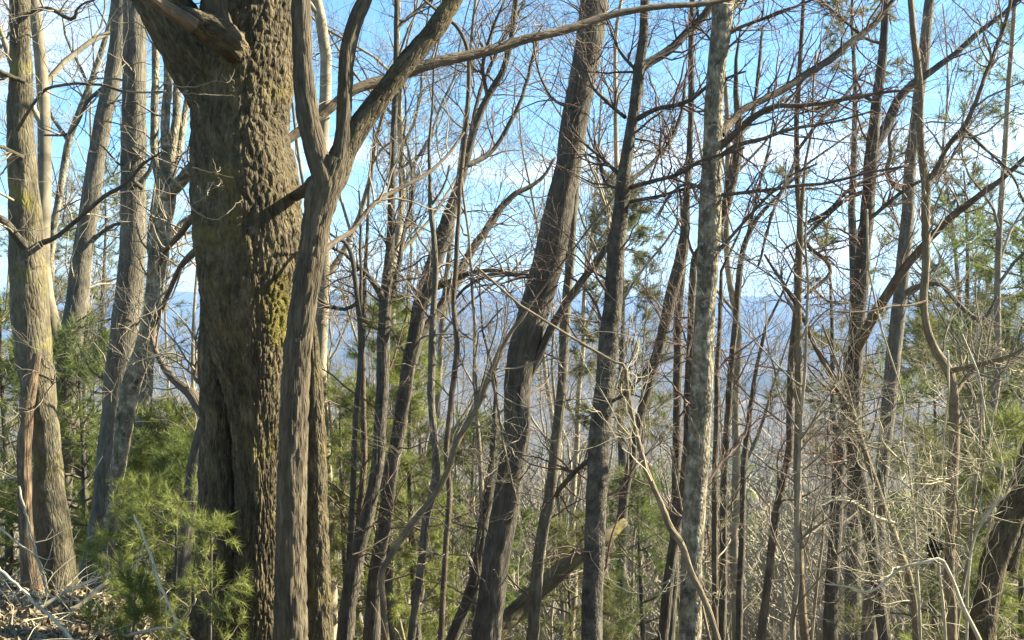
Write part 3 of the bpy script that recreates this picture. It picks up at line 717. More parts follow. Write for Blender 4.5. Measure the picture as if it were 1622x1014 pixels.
tree("narrow dark upright trunk hidden along the left side of the pale lichen trunk", 12.0,
     [(1170, 200, 14), (1166, 250, 18), (1156, 300, 17), (1146, 340, 15), (1122, 380, 14), (1100, 410, 12), (1096, 460, 12), (1094, 520, 12), (1090, 600, 13), (1088, 700, 13), (1078, 800, 15), (1062, 900, 17), (1048, 1020, 18)], MAT['dark'], MAT['twigr'], up=0, n_side=9,
     limbs=[([(1168, 215, 9), (1190, 190, 8), (1200, 120, 6), (1210, 40, 4)], 12, 12.4)])
tree("slim straight trunk just left of the pale lichen trunk, dark in the shade", 13.0,
     [(1082, 420, 10), (1076, 480, 14), (1073, 560, 14), (1072, 700, 14), (1070, 800, 15), (1066, 900, 16), (1060, 1020, 18)], MAT['dark'], MAT['twigr'], up=0, n_side=6)
tree("pale grey trunk mottled with lichen, right of centre", 9.0,
     [(1147, -10, 36), (1142, 50, 33), (1136, 100, 29), (1129, 200, 31), (1125, 300, 34), (1123, 370, 37), (1120, 440, 34), (1116, 500, 33), (1111, 600, 35), (1106, 700, 36), (1102, 800, 37), (1096, 900, 35), (1092, 1020, 36)], MAT['pale'], MAT['twigr'], sides=30, step=0.03, amp=0.004, freq=12, n_side=10, n_twig=7, limb_twigs=15,
     limbs=[([(1140, 212, 18), (1155, 196, 13), (1175, 176, 12), (1202, 161, 12), (1240, 141, 12), (1280, 116, 12), (1336, 76, 10), (1371, 50, 9), (1411, 6, 8), (1450, -40, 6)], 9.0, 9.6, MAT['red']),
            ([(1136, 236, 14), (1155, 220, 12), (1178, 198, 12), (1204, 180, 11), (1228, 168, 9), (1275, 166, 7), (1351, 156, 6), (1390, 145, 5), (1450, 140, 3)], 9.0, 8.7, MAT['red']),
            ([(1138, 250, 9), (1165, 232, 8), (1202, 221, 7), (1250, 205, 6), (1320, 190, 4), (1380, 175, 3)], 9.0, 8.5, MAT['red']),
            ([(1150, 20, 16), (1170, 2, 13), (1200, -18, 11)], 9.0, 9.2), ([(1135, 400, 8), (1150, 385, 6), (1190, 340, 5), (1240, 290, 4), (1290, 260, 3)], 9.0, 8.8, MAT['red']),
            ([(1135, 310, 7), (1180, 305, 6), (1240, 298, 6), (1310, 290, 5), (1380, 270, 4), (1440, 262, 3)], 9, 8.6, MAT['red']), ([(1112, 300, 6), (1090, 290, 5), (1060, 310, 4), (1040, 340, 3)], 9, 9.2),
            ([(1142, 60, 8), (1180, 40, 6), (1240, 20, 5), (1300, -10, 4)], 9, 9.1, MAT['red'])])
tree("curving tan vine-like sapling sweeping across in front of the lichen trunk's foot", 7.9,
     [(974, 574, 4), (988, 578, 5), (994, 611, 6.5), (1003, 662, 7), (1013, 703, 8), (1028, 753, 9), (1048, 799, 9.5), (1064, 840, 12), (1078, 860, 11), (1094, 905, 10.5), (1114, 946, 10), (1129, 987, 10), (1138, 1020, 10)], MAT['tan'], MAT['twigp'], up=0, n_side=5, side_len=(0.2, 0.7), n_twig=3, name="bent_sapling")
tree("slim dark trunk immediately right of the lichen trunk, forking at its top", 11.2,
     [(1222, 320, 5), (1200, 345, 7), (1182, 380, 9), (1173, 420, 10), (1166, 503, 10), (1158, 580, 10), (1152, 660, 11), (1147, 753, 11), (1145, 905, 12), (1143, 1020, 13)], MAT['dark'], MAT['twigr'], up=0, n_side=10,
     limbs=[([(1174, 418, 6), (1195, 330, 5), (1212, 260, 4), (1225, 190, 3)], 11.2)])
tree("very thin stem hugging the right edge of the lichen trunk's lower half", 10.8,
     [(1142, 430, 5), (1140, 500, 7), (1136, 600, 8), (1133, 720, 9), (1132, 855, 10), (1134, 1020, 10)], MAT['red'], MAT['twigm'], up=0, n_side=7)
tree("thin stem with a low fork, second stem right of the lichen trunk", 11.8,
     [(1212, 520, 5), (1196, 600, 7), (1184, 680, 9), (1178, 738, 10), (1175, 830, 10), (1172, 956, 11), (1170, 1020, 11)], MAT['dark'], MAT['twigm'], up=0, n_side=8)
# right
tree("thin dark pole tree with a sinuous foot curving left, right of centre", 10.4,
     [(1272, -10, 6), (1268, 80, 7), (1262, 200, 8), (1263, 300, 9), (1267, 352, 10), (1264, 420, 10), (1261, 500, 11), (1253, 576, 11), (1251, 652, 11), (1250, 713, 12), (1238, 768, 12), (1228, 814, 12), (1218, 905, 13), (1204, 1015, 14)], MAT['red'], MAT['twigr'], n_side=14, n_twig=7, crown=5,
     limbs=[([(1268, 372, 8), (1285, 395, 7), (1310, 415, 7), (1316, 430, 7), (1296, 452, 6), (1276, 470, 4)], 10.4, 10.2), ([(1262, 250, 6), (1240, 300, 5), (1220, 350, 5), (1200, 420, 4)], 10.4, 10.0),
            ([(1268, 358, 7), (1310, 335, 6), (1345, 300, 6), (1385, 282, 5), (1440, 262, 4)], 10.4, 10.6), ([(1262, 240, 6), (1300, 190, 5), (1340, 150, 5), (1380, 100, 3)], 10.4, 10.8)])
tree("thin straight pole tree with sunlit right side, twin of the sinuous pole tree", 10.0,
     [(1276, 260, 5), (1270, 340, 8), (1266, 420, 9), (1264, 500, 11), (1265, 652, 12), (1263, 728, 12), (1265, 855, 13), (1268, 930, 13), (1278, 1020, 14)], MAT['tan'], MAT['twigm'], up=0, n_side=10)
tree("dark straight trunk with a thin pointed top, left of the forked right-hand trunk", 11.6,
     [(1318, 505, 6), (1319, 590, 7), (1320, 670, 9), (1329, 700, 18), (1328, 760, 20), (1324, 810, 21), (1320, 900, 22), (1315, 1020, 24)], MAT['dark'], MAT['twigm'], up=0, n_side=8,
     limbs=[([(1330, 710, 13), (1334, 670, 12), (1338, 620, 10), (1342, 560, 8)], 11.6)])
tree("dark right-hand trunk forking high up, with a long limb rising to the right edge", 10.6,
     [(1404, -10, 11), (1400, 60, 13), (1396, 100, 15), (1388, 160, 16), (1384, 200, 18), (1381, 240, 22), (1378, 300, 21), (1372, 370, 22), (1366, 440, 23), (1360, 500, 25), (1355, 570, 25), (1354, 640, 23), (1355, 700, 23), (1360, 750, 24), (1370, 800, 23), (1378, 850, 22), (1388, 920, 21), (1402, 1020, 20)], MAT['dark'], MAT['twigr'], sides=24, n_side=12, n_twig=7, limb_twigs=15,
     limbs=[([(1382, 236, 20), (1394, 218, 18), (1408, 192, 16), (1422, 160, 14), (1442, 136, 12), (1472, 116, 10), (1512, 86, 9), (1552, 50, 8), (1594, 18, 7), (1640, -20, 5)], 10.6, 10.9),
            ([(1358, 552, 17), (1372, 525, 16), (1386, 497, 16), (1402, 472, 15), (1426, 434, 14), (1462, 392, 12), (1502, 348, 11), (1552, 308, 10), (1602, 268, 9), (1650, 230, 7)], 10.5, 9.6, MAT['red']),
            ([(1352, 655, 11), (1340, 640, 9), (1320, 602, 8), (1296, 560, 7), (1276, 512, 6.5), (1258, 476, 6), (1232, 440, 5), (1212, 402, 4)], 10.5, 9.9, MAT['red']),
            ([(1380, 300, 8), (1340, 316, 6), (1290, 360, 5), (1240, 400, 3)], 10.6, 10.2), ([(1380, 345, 7), (1410, 320, 6), (1450, 290, 5), (1500, 270, 3)], 10.6, 10.3), ([(1390, 165, 7), (1360, 150, 6), (1320, 165, 5), (1270, 180, 3)], 10.6, 11.0),
            ([(1398, 70, 6), (1370, 60, 5), (1330, 25, 4), (1300, 0, 3)], 10.6, 10.3), ([(1362, 470, 6), (1330, 480, 5), (1300, 470, 4), (1275, 440, 3)], 10.6, 10.2)])
tree("blue-grey straight trunk standing just behind the forked right-hand trunk", 14.5,
     [(1474, -10, 15), (1466, 60, 17), (1460, 120, 18), (1452, 180, 17), (1444, 250, 18), (1440, 300, 20), (1436, 350, 20), (1430, 410, 22), (1424, 480, 23), (1416, 560, 24), (1407, 640, 23), (1400, 720, 22), (1394, 800, 22), (1384, 900, 24), (1376, 1000, 26)], MAT['grey'], MAT['twig'], sides=20, n_side=14, side_len=(0.6, 1.8), tw_len=(0.25, 0.7),
     limbs=[([(1434, 304, 9), (1418, 296, 8), (1406, 275, 8), (1412, 240, 7), (1408, 215, 5), (1420, 190, 3)], 14.5, 14.2), ([(1426, 470, 10), (1450, 456, 9), (1490, 450, 8), (1520, 485, 7), (1555, 505, 6), (1580, 470, 4)], 14.5, 14)])
tree("crooked tan tree with zigzag stem and two forks, near the right edge", 9.2,
     [(1440, -20, 9), (1446, 40, 10), (1450, 80, 12), (1457, 160, 11), (1458, 210, 11), (1461, 255, 13), (1468, 290, 16), (1467, 352, 13), (1465, 420, 13), (1463, 480, 13), (1468, 520, 13), (1482, 556, 13), (1502, 586, 16), (1510, 620, 15), (1512, 700, 17), (1508, 800, 17), (1504, 900, 17), (1506, 1020, 19)], MAT['tan'], MAT['twigm'], sides=20, n_side=10, n_twig=6, crown=4, limb_twigs=15,
     limbs=[([(1468, 286, 11), (1478, 276, 9), (1502, 231, 8), (1528, 200, 8), (1552, 141, 7), (1572, 91, 7), (1588, 45, 6), (1604, -10, 5)], 9.2, 9.0, MAT['red']), ([(1504, 588, 10), (1516, 585, 8), (1555, 576, 7), (1595, 566, 6), (1640, 545, 5)], 9.2, 8.8),
            ([(1512, 625, 8), (1530, 600, 6), (1552, 580, 6), (1590, 555, 4)], 9.2, 9.4), ([(1466, 478, 5), (1440, 484, 3.6), (1415, 484, 3.2), (1385, 493, 3), (1340, 494, 2.6), (1300, 486, 2)], 9.15, 8.8, MAT['tan']),
            ([(1528, 205, 6), (1560, 235, 5), (1590, 262, 4), (1625, 320, 4)], 9.1, 8.9, MAT['red']), ([(1472, 290, 6), (1500, 262, 5), (1520, 225, 4), (1560, 170, 3)], 9.2, 9.5, MAT['red'])])
tree("slim brown stem slanting down right from the forked right-hand trunk's waist", 9.9,
     [(1352, 660, 7), (1366, 703, 9), (1378, 740, 10), (1387, 763, 10), (1403, 814, 11), (1423, 865, 11), (1440, 915, 11), (1449, 965, 11), (1452, 1020, 12)], MAT['tan'], MAT['twigp'], up=0, n_side=9, side_len=(0.3, 0.9))
tree("thick dark trunk leaning out of the bottom right corner", 8.8,
     [(1668, 660, 46), (1640, 720, 46), (1612, 790, 44), (1586, 860, 42), (1568, 930, 40), (1554, 1020, 46)], MAT['oak'], MAT['twigm'], up=4, sides=30, step=0.03, amp=0.012, n_side=2, crown=0,
     limbs=[([(1600, 905, 22), (1616, 830, 22), (1636, 760, 20)], 9.0, 9.1)])
# leaning and fallen pieces
tree("mossy pale fallen log lying aslant behind the banded trunk", 11.6,
     [(990, 826, 12), (962, 848, 23), (927, 871, 27), (880, 912, 28), (830, 957, 29), (790, 995, 31)], MAT['log'], MAT['twigp'], down=True, name="fallen_log", cat="log", dtop=12.1, up=0, n_side=4, side_len=(0.3, 0.7), amp=0.012)
tree("dead white sunlit branch arching low across the right-hand stems", 8.4,
     [(1309, 925, 2.4), (1347, 930, 3.2), (1377, 938, 4.0), (1403, 921, 4.0), (1428, 900, 4.4), (1468, 890, 4.4), (1491, 886, 4.8), (1504, 906, 5.2), (1524, 956, 5.6), (1550, 1010, 6.4)], MAT['twigp'], MAT['twigp'], name="dead_branch", cat="branch", up=0, amp=0.002, low=0.16, sides=8, n_side=6, side_len=(0.15, 0.5), n_twig=2)
tree("thin pale stem carrying a dark clump of dead leaves", 9.0,
     [(1492, 745, 1.95), (1491, 794, 2.93), (1490, 840, 3.58), (1488, 900, 3.9), (1494, 960, 4.55), (1498, 1020, 5.2)], MAT['twigp'], MAT['twigp'], name="bare_sapling", cat="sapling", up=0, amp=0.002, low=0.16, sides=8, n_side=6, side_len=(0.2, 0.6), n_twig=3)
tree("sapling forking in pale twigs between slanting brown stem and crooked tan tree", 9.0,
     [(1426, 610, 2.48), (1432, 640, 3.1), (1428, 690, 3.1), (1438, 740, 3.72), (1446, 800, 4.34), (1452, 880, 4.96), (1458, 1020, 5.58)], MAT['twigp'], MAT['twigp'], name="bare_sapling", cat="sapling", up=0, amp=0.002, low=0.16, sides=8, n_side=9, side_len=(0.2, 0.7), n_twig=2,
     limbs=[([(1446, 755, 4), (1475, 758, 4), (1500, 770, 3.5)], 9, 8.8), ([(1440, 740, 4), (1415, 720, 4), (1396, 700, 4), (1395, 670, 3), (1410, 655, 2.5)], 9, 8.8), ([(1416, 828, 5), (1390, 820, 5), (1368, 808, 4), (1345, 795, 3), (1290, 790, 2.5)], 9, 8.6)])
tree("pale twiggy sapling rising beside the corner trunk at lower right", 8.6,
     [(1585, 722, 2.4), (1590, 745, 3.0), (1580, 790, 3.0), (1560, 820, 3.3), (1545, 850, 3.6), (1536, 890, 4.2), (1530, 1020, 4.8)], MAT['twigp'], MAT['twigp'], name="bare_sapling", cat="sapling", up=0, amp=0.002, low=0.16, sides=8, n_side=9, side_len=(0.2, 0.7), n_twig=2,
     limbs=[([(1590, 745, 4), (1575, 728, 4), (1560, 712, 3)], 8.6), ([(1548, 840, 4), (1575, 800, 4), (1598, 775, 3)], 8.6)])

# ------------------------------------------------------------------ dead leaf clump caught on the thin stem
def leaf_blades(P, size, curl=0.4):
    """one small folded leaf (4 triangles) at each point"""
    N = len(P)
    d = nrm(rng.normal(size=(N, 3))); e = nrm(np.cross(d, rng.normal(size=(N, 3)))); n = np.cross(d, e)
    s = rng.uniform(0.6, 1.2, N)[:, None] * size
    a = P - d * s; b = P + d * s; m = P - n * s * curl * 0.4
    l = P + e * s * 0.55 + n * s * curl * 0.3; r = P - e * s * 0.55 + n * s * curl * 0.3
    V = np.stack([a, b, m, l, r], 1).reshape(-1, 3)
    k = np.arange(N)[:, None] * 5
    T = np.concatenate([k + np.array([[0, 2, 3]]), k + np.array([[2, 1, 3]]), k + np.array([[0, 4, 2]]), k + np.array([[2, 4, 1]])])
    return V, T
c = at(1481, 868, 8.98)
mb = MB(); V, T = leaf_blades(c + rng.normal(size=(120, 3)) * np.array([0.022, 0.022, 0.05]), 0.03); mb.add(V, None, T)
o = mb.build("leaf_clump", plain_mat("dark_dead_leaf", (0.035, 0.025, 0.022), (0.08, 0.055, 0.045), 20.0)); o["label"] = "dark hanging clump of dead leaves on a thin pale stem"; o["category"] = "leaf clump"; o["kind"] = "thing"

# ------------------------------------------------------------------ pines
def needles(P, A, n, ln, wd, spread=0.8):
    N = len(P)
    P = np.repeat(P, n, 0); A = np.repeat(A, n, 0)
    d = nrm(A * 0.75 + rng.normal(size=(N * n, 3)) * spread * 0.6 + np.array([0, 0, 0.12]))
    base = P + A * rng.uniform(-0.7, 0.4, N * n)[:, None] * ln
    e = nrm(np.cross(d, rng.normal(size=(N * n, 3)))) * wd
    L = ln * rng.uniform(0.7, 1.15, N * n)[:, None]
    V = np.stack([base - e, base + e, base + d * L + np.array([0, 0, -0.12]) * L], 1).reshape(-1, 3)
    return V, np.arange(N * n * 3).reshape(-1, 3)

def pine_parts(H, crown0, rad, n_br, n_tw, n_sub, needle, mat, r0, lean=0.0, up=0.12, conic=1.0):
    """a pine at the origin -> trunk, branches and needle meshes"""
    K = 14
    z = np.linspace(-0.3, H, K); tr = np.stack([lean * z + 0.04 * np.sin(z * 1.3), 0.04 * np.cos(z), z], -1); rr = r0 * (1 - 0.92 * np.clip(z / H, 0, 1)) + 0.004
    mt = MB(); V, q, t, B = tube_geo(tr[None], rr[None], 9); mt.add(V, q, t, B)
    u = np.sort(rng.uniform(0, 1, n_br)); zb = crown0 + (H - crown0) * u
    az = np.arange(n_br) * 2.4 + rng.uniform(-0.5, 0.5, n_br)
    ln = rad * ((1 - u) ** 0.7 * conic + (1 - conic) * np.sin(np.pi * np.clip(u * 0.9 + 0.1, 0, 1)) + 0.12) * rng.uniform(0.65, 1.15, n_br)
    KB = 7
    BP = np.empty((n_br, KB, 3)); BP[:, 0] = np.stack([np.interp(zb, z, tr[:, 0]), np.interp(zb, z, tr[:, 1]), zb], -1)
    d = np.stack([np.cos(az), np.sin(az), up + 0.5 * u], -1); d = nrm(d)
    for k in range(1, KB):
        d = nrm(d + rng.normal(size=d.shape) * 0.09 + np.array([0, 0, 0.03]))
        BP[:, k] = BP[:, k - 1] + d * (ln / (KB - 1))[:, None]
    BR = np.maximum((ln * 0.012 + 0.003)[:, None] * (1 - np.linspace(0, 0.8, KB)), 0.0025)
    mbr = MB(); mbr.add(*tube_geo(BP, BR, 4)[:2])
    s2 = sprout(BP, BR, n_tw, (0.18 * rad, 0.42 * rad), (30, 60), 5, 0.05, 0.14, (0.25, 1.0), 0.6, 0.002, 0.006)
    mbr.add(*tube_geo(*s2, 3)[:2])
    tips = [(BP, 1), (s2[0], 2)]
    if n_sub:
        s3 = sprout(*s2, n_sub, (0.07 * rad, 0.2 * rad), (30, 60), 4, 0.1, 0.14, (0.3, 1.0), 0.7, 0.0016, 0.003)
        if needle[1] < 0.1: mbr.add(*tube_geo(*s3, 3)[:2])
        tips.append((s3[0], 1 if needle[1] < 0.1 else 2))
    mn = MB()
    nn, nl, nw = needle
    for P, kk in tips:
        for j in range(1, kk + 1):
            a = P[:, -j] if j <= P.shape[1] - 1 else P[:, 1]
            ax = nrm(P[:, -j] - P[:, -j - 1])
            V, T = needles(a, ax, nn, nl, nw); mn.add(V, None, T)
    return mt, mbr, mn

def pine(label, px, ptop, D, H, crown0, rad, n_br, n_tw, n_sub, needle, mat, group=None, bark='dark', r0=None, name="pine_tree", cat="pine", lean=0.0, up=0.12, conic=1.0):
    top = at(px, ptop, D); g = float(gh(top[0], D))
    if H is None: H = top[2] - g
    b = np.array([top[0], D, top[2] - H]); b[2] = g if H > (top[2] - g) - 0.4 else b[2]
    H = top[2] - b[2]
    root = empty(name, b, label, cat, group)
    mt, mbr, mn = pine_parts(H, crown0 * H, rad, n_br, n_tw, n_sub, needle, mat, r0 or 0.012 * H + 0.01, lean, up, conic)
    for m, nm, ma in ((mt, "trunk", MAT[bark]), (mbr, "branches", MAT['twig']), (mn, "needles", MAT[mat])):
        ob = bpy.data.objects.new(nm, m.mesh(nm, ma, (0, 0, 0), nm != "needles")); col.objects.link(ob); ob.parent = root
        if nm != "trunk": ob["kind"] = "stuff"
    return root

NEAR = (28, 0.078, 0.0014)
MID = (24, 0.11, 0.0024)
FAR = (19, 0.17, 0.0055)
XFAR = (22, 0.22, 0.008)
# young white pines at lower left
pine("bright green young pine with feathery tufts at the oak's left foot", 268, 800, 7.7, None, 0.08, 0.68, 12, 5, 2, NEAR, 'needle', name="young_pine", r0=0.014, up=0.25)
pine("bright green young pine in front of the paired grey trunks' feet", 206, 785, 8.4, None, 0.08, 0.5, 11, 5, 2, NEAR, 'needle', name="young_pine", r0=0.014, up=0.25)
pine("small green pine seedling touching the oak's left stem with its tufts", 322, 842, 6.75, None, 0.1, 0.38, 13, 5, 2, (22, 0.062, 0.0013), 'needle', name="young_pine", r0=0.01, up=0.3)
pine("light green young pine between the paired grey trunks and the oak", 262, 690, 11.5, None, 0.25, 0.95, 36, 7, 2, MID, 'needle', name="young_pine", up=0.2)
pine("green pine filling the gap behind the mossy left trunk and grey leaning trunk", 128, 560, 13.0, None, 0.2, 1.2, 46, 7, 2, MID, 'needled', name="young_pine", up=0.15)
pine("bright green pine at the far left edge behind the mossy trunk", 8, 470, 14.0, None, 0.2, 1.1, 44, 7, 2, MID, 'needle', name="young_pine", up=0.15)
pine("dull green young pine low behind the dark leaning trunk beside the oak", 285, 740, 10.5, None, 0.1, 0.8, 30, 6, 2, MID, 'needled', name="young_pine", up=0.2)
pine("shaded green pine low behind the close pair of grey trunks", 200, 700, 14.5, None, 0.2, 1.2, 40, 7, 2, MID, 'needled', name="young_pine", up=0.15)
pine("low green pine seedling on the litter at lower left", 205, 930, 7.2, None, 0.0, 0.35, 14, 5, 2, NEAR, 'needle', name="young_pine", r0=0.009, up=0.3)
# between oak and thick trunk
pine("yellow-green pine climbing among the thin stems right of the oak", 612, 480, 13.2, None, 0.3, 0.7, 32, 6, 2, MID, 'needle', name="young_pine", up=0.2)
pine("yellow-green pine beside the forked leaning dark trunk", 655, 505, 13.8, None, 0.3, 0.75, 28, 6, 2, MID, 'needle', name="young_pine", up=0.2)
pine("bright olive pine directly right of the oak's lower trunk", 545, 630, 14.2, None, 0.25, 0.95, 26, 7, 2, MID, 'needle', name="young_pine", up=0.2)
pine("dull olive pine low in the wood between oak and vine", 580, 690, 18.0, None, 0.2, 1.4, 28, 7, 2, FAR, 'needleo', up=0.1)
pine("dark green pine behind the wavy vine", 750, 660, 19.0, None, 0.2, 1.3, 28, 7, 2, FAR, 'needled', up=0.1)
pine("green pine behind the fallen log and lichen trunk", 1015, 775, 16.5, None, 0.1, 1.2, 46, 7, 2, MID, 'needled', name="young_pine", up=0.1)
pine("low green pine peeping between the banded trunk and the fallen log", 900, 850, 15.0, None, 0.1, 1.0, 34, 7, 2, MID, 'needleo', name="young_pine", up=0.1)
pine("bright green young pine at the right edge above the corner trunk", 1612, 690, 11.5, None, 0.2, 0.85, 34, 7, 2, MID, 'needle', name="young_pine", up=0.15)
# larger pines down the slope on the right
pine("tall olive pine with thin spire between the crooked tan tree and the right edge", 1530, 270, 27.0, None, 0.35, 1.8, 44, 6, 1, XFAR, 'needleo', up=0.05)
pine("broad dark pine cut by the right edge, at mid height", 1640, 390, 19.0, None, 0.3, 2.1, 42, 6, 2, FAR, 'needled', up=0.05)
pine("tall dark pine whose bough enters high on the right edge", 1660, 60, 20.0, None, 0.45, 2.6, 26, 6, 2, FAR, 'needled', up=0.02)
pine("olive pine standing behind the crooked tan tree's lower stem", 1480, 540, 24.0, None, 0.2, 2.0, 44, 6, 2, FAR, 'needleo', up=0.05)
pine("dull green pine low behind the corner trunk", 1580, 640, 21.0, None, 0.1, 2.0, 44, 6, 2, FAR, 'needleo', up=0.05)
pine("sparse tall pine with airy tufts behind the forked right-hand trunk", 1352, -60, 30.0, None, 0.35, 2.0, 36, 7, 1, XFAR, 'needleo', conic=0.4, up=0.05)
pine("pine crown showing behind the banded trunk's middle", 985, 310, 30.0, None, 0.55, 1.5, 40, 6, 1, XFAR, 'needleo', conic=0.4, up=0.05)
pine("tall pine seen faintly between grey leaning trunk and paired trunks", 165, 300, 29.0, None, 0.45, 2.4, 50, 6, 2, FAR, 'needleo', conic=0.5, up=0.05)
pine("distant pine behind the mossy left trunk's upper half", 60, 360, 33.0, None, 0.45, 2.4, 46, 6, 2, FAR, 'needleo', conic=0.6, up=0.05)

# ------------------------------------------------------------------ thin bare trees further down the slope (copies share meshes)
def bare_proto(H, r0, n_limb, n_b, n_t, l0=0.25, lean=0.06, spread=(30, 55), twf=0.9, n_t2=4):
    K = 16
    z = np.linspace(-0.5, H, K)
    w = np.cumsum(rng.normal(size=(K, 2)) * 0.06 * H / 16, axis=0); w -= w[0]
    tr = np.stack([w[:, 0] + z * rng.uniform(-lean, lean), w[:, 1] + z * rng.uniform(-lean, lean), z], -1)
    rr = r0 * (1 - 0.9 * np.clip(z / H, 0, 1) ** 1.1) + 0.006
    tr4 = resample(np.concatenate([tr, rr[:, None]], 1), 0.4)
    mt = MB(); V, q, t, B = tube_geo(tr4[None, :, :3], tr4[None, :, 3], 8); mt.add(V, q, t, B)
    LP, LR = sprout(tr4[None, :, :3], tr4[None, :, 3], n_limb, (0.16 * H, 0.32 * H), spread, 9, 0.18, 0.15, (l0, 0.98), 0.55, 0.01, 0.06)
    ml = []
    for k in range(n_limb):
        m = MB(); m.add(*tube_geo(LP[k:k + 1], LR[k:k + 1], 5)[:2]); ml.append(m)
    s2 = sprout(LP, LR, n_b, (0.05 * H, 0.13 * H), (25, 60), 7, 0.12, 0.22, (0.15, 1), 0.6, 0.005 * twf, 0.02)
    s3 = sprout(*s2, n_t, (0.02 * H, 0.065 * H), (25, 60), 6, 0.1, 0.24, (0.1, 1), 0.7, 0.0036 * twf, 0.008)
    s4 = sprout(*s3, n_t2, (0.012 * H, 0.035 * H), (25, 60), 4, 0.1, 0.25, (0.2, 1), 0.8, 0.0028 * twf, 0.005)
    mw = MB()
    for s, S in ((s2, 4), (s3, 3), (s4, 3)): mw.add(*tube_geo(*s, S)[:2])
    tm = mt.mesh("trunk", MAT['bgbark']); lm = [m.mesh("limb", MAT['bgbark']) for m in ml]; wm = mw.mesh("twigs", MAT['twigm'])
    return tm, lm, wm

def place_bare(proto, x, y, rz, sc, label, group, cat="tree", name="bare_tree", tilt=(0, 0)):
    tm, lm, wm = proto
    r = empty(name, (x, y, float(gh(x, y))), label, cat, group)
    r.rotation_euler = (tilt[0], tilt[1], rz); r.scale = (sc, sc, sc)
    for nm, me in [("trunk", tm)] + [("limb", l) for l in lm] + [("twigs", wm)]:
        o = bpy.data.objects.new(nm, me); col.objects.link(o); o.parent = r
        if nm == "twigs": o["kind"] = "stuff"
    return r

protos = [bare_proto(H, r0, nl, nb, nt, l0) for H, r0, nl, nb, nt, l0 in
          ((17, 0.10, 13, 7, 6, 0.22), (15, 0.075, 12, 7, 6, 0.2), (19, 0.12, 14, 7, 6, 0.25), (13, 0.055, 12, 6, 6, 0.15), (16, 0.085, 14, 6, 6, 0.3), (11, 0.045, 12, 6, 6, 0.12))]
MARKS = [(48, "the mossy left trunk"), (205, "the close pair of grey trunks"), (410, "the big oak"), (640, "the forked leaning trunk"), (820, "the thick central trunk"), (950, "the banded trunk"),
         (1108, "the lichen-mottled trunk"), (1358, "the forked right-hand trunk"), (1500, "the crooked tan tree")]
ORD = ["nearest", "second", "third", "fourth", "fifth", "sixth", "seventh", "eighth", "ninth", "tenth", "eleventh", "twelfth", "thirteenth", "fourteenth", "fifteenth"]
def ordinal_labels(spots, kind, tail):
    """tell alike background plants apart by their order beside the nearest named trunk"""
    out = [None] * len(spots); bins = {}
    for k, (x, y) in enumerate(spots):
        px = CX + x / y * F
        b = sum(px > m[0] for m in MARKS)
        bins.setdefault(b, []).append((px, k))
    for b, lst in bins.items():
        lst.sort(reverse=(b == 0))
        for r, (px, k) in enumerate(lst):
            side, mk = ("left", MARKS[0][1]) if b == 0 else ("right", MARKS[b - 1][1])
            out[k] = (f"{kind} {side} of {mk}, " + ("nearest to it" if r == 0 else f"{ORD[r]} from it") + tail)
    return out
G1 = "thin bare trees crowding down the slope"
placed = []
tries = 0
while len(placed) < 44 and tries < 4000:
    tries += 1
    y = 14 + 44 * rng.uniform(0, 1) ** 1.25
    x = rng.uniform(-0.44, 0.44) * y
    if any((x - a) ** 2 + (y - b) ** 2 < 1.9 ** 2 for a, b in placed): continue
    if x / y > 0.05 and y < 17: continue
    px = CX + x / y * F
    if any(abs(px - m) < w for m, w in ((48, 30), (200, 22), (400, 95), (1108, 18), (950, 16), (820, 24))): continue
    if any(a < px < b for a, b in ((495, 560), (740, 800), (1000, 1070), (1180, 1250), (1280, 1340))) and y > 17: continue
    placed.append((x, y))
for (x, y), lab in zip(placed, ordinal_labels(placed, "thin bare background tree", "")):
    place_bare(protos[int(rng.integers(len(protos)))], x, y, rng.uniform(0, 6.28), rng.uniform(0.8, 1.1), lab, G1, tilt=(rng.normal() * 0.04, rng.normal() * 0.05 + 0.03))

# leafless understorey saplings
saps = [bare_proto(H, r0, nl, nb, nt, l0, 0.1, (35, 75), 0.52, 3) for H, r0, nl, nb, nt, l0 in ((4.5, 0.022, 11, 5, 4, 0.2), (3.6, 0.017, 10, 5, 4, 0.15), (5.5, 0.026, 12, 5, 4, 0.3), (3.0, 0.014, 9, 4, 4, 0.1))]
for s in saps:
    s[0].materials[0] = MAT['twigm']; s[2].materials[0] = MAT['twigm' if s is not saps[1] else 'twigp']
    for l in s[1]: l.materials[0] = MAT['twigm']
G2 = "pale bare saplings in the undergrowth"
sp_ = []
while len(sp_) < 15:
    y = rng.uniform(8.6, 19); x = rng.uniform(-0.40, 0.41) * y
    if x / y < -0.1 and y < 10.5: continue
    if x / y < 0 and rng.uniform() < 0.45: continue
    if any((x - a) ** 2 + (y - b) ** 2 < 0.5 for a, b in sp_): continue
    if x / y > 0.2 and rng.uniform() < 0.6: continue
    sp_.append((x, y))
for n, ((x, y), lab) in enumerate(zip(sp_, ordinal_labels(sp_, "pale twiggy undergrowth sapling", ""))):
    place_bare(saps[n % 4], x, y, rng.uniform(0, 6.28), rng.uniform(0.7, 1.15), lab, G2, "sapling", "bare_sapling", (rng.normal() * 0.12, rng.normal() * 0.12))

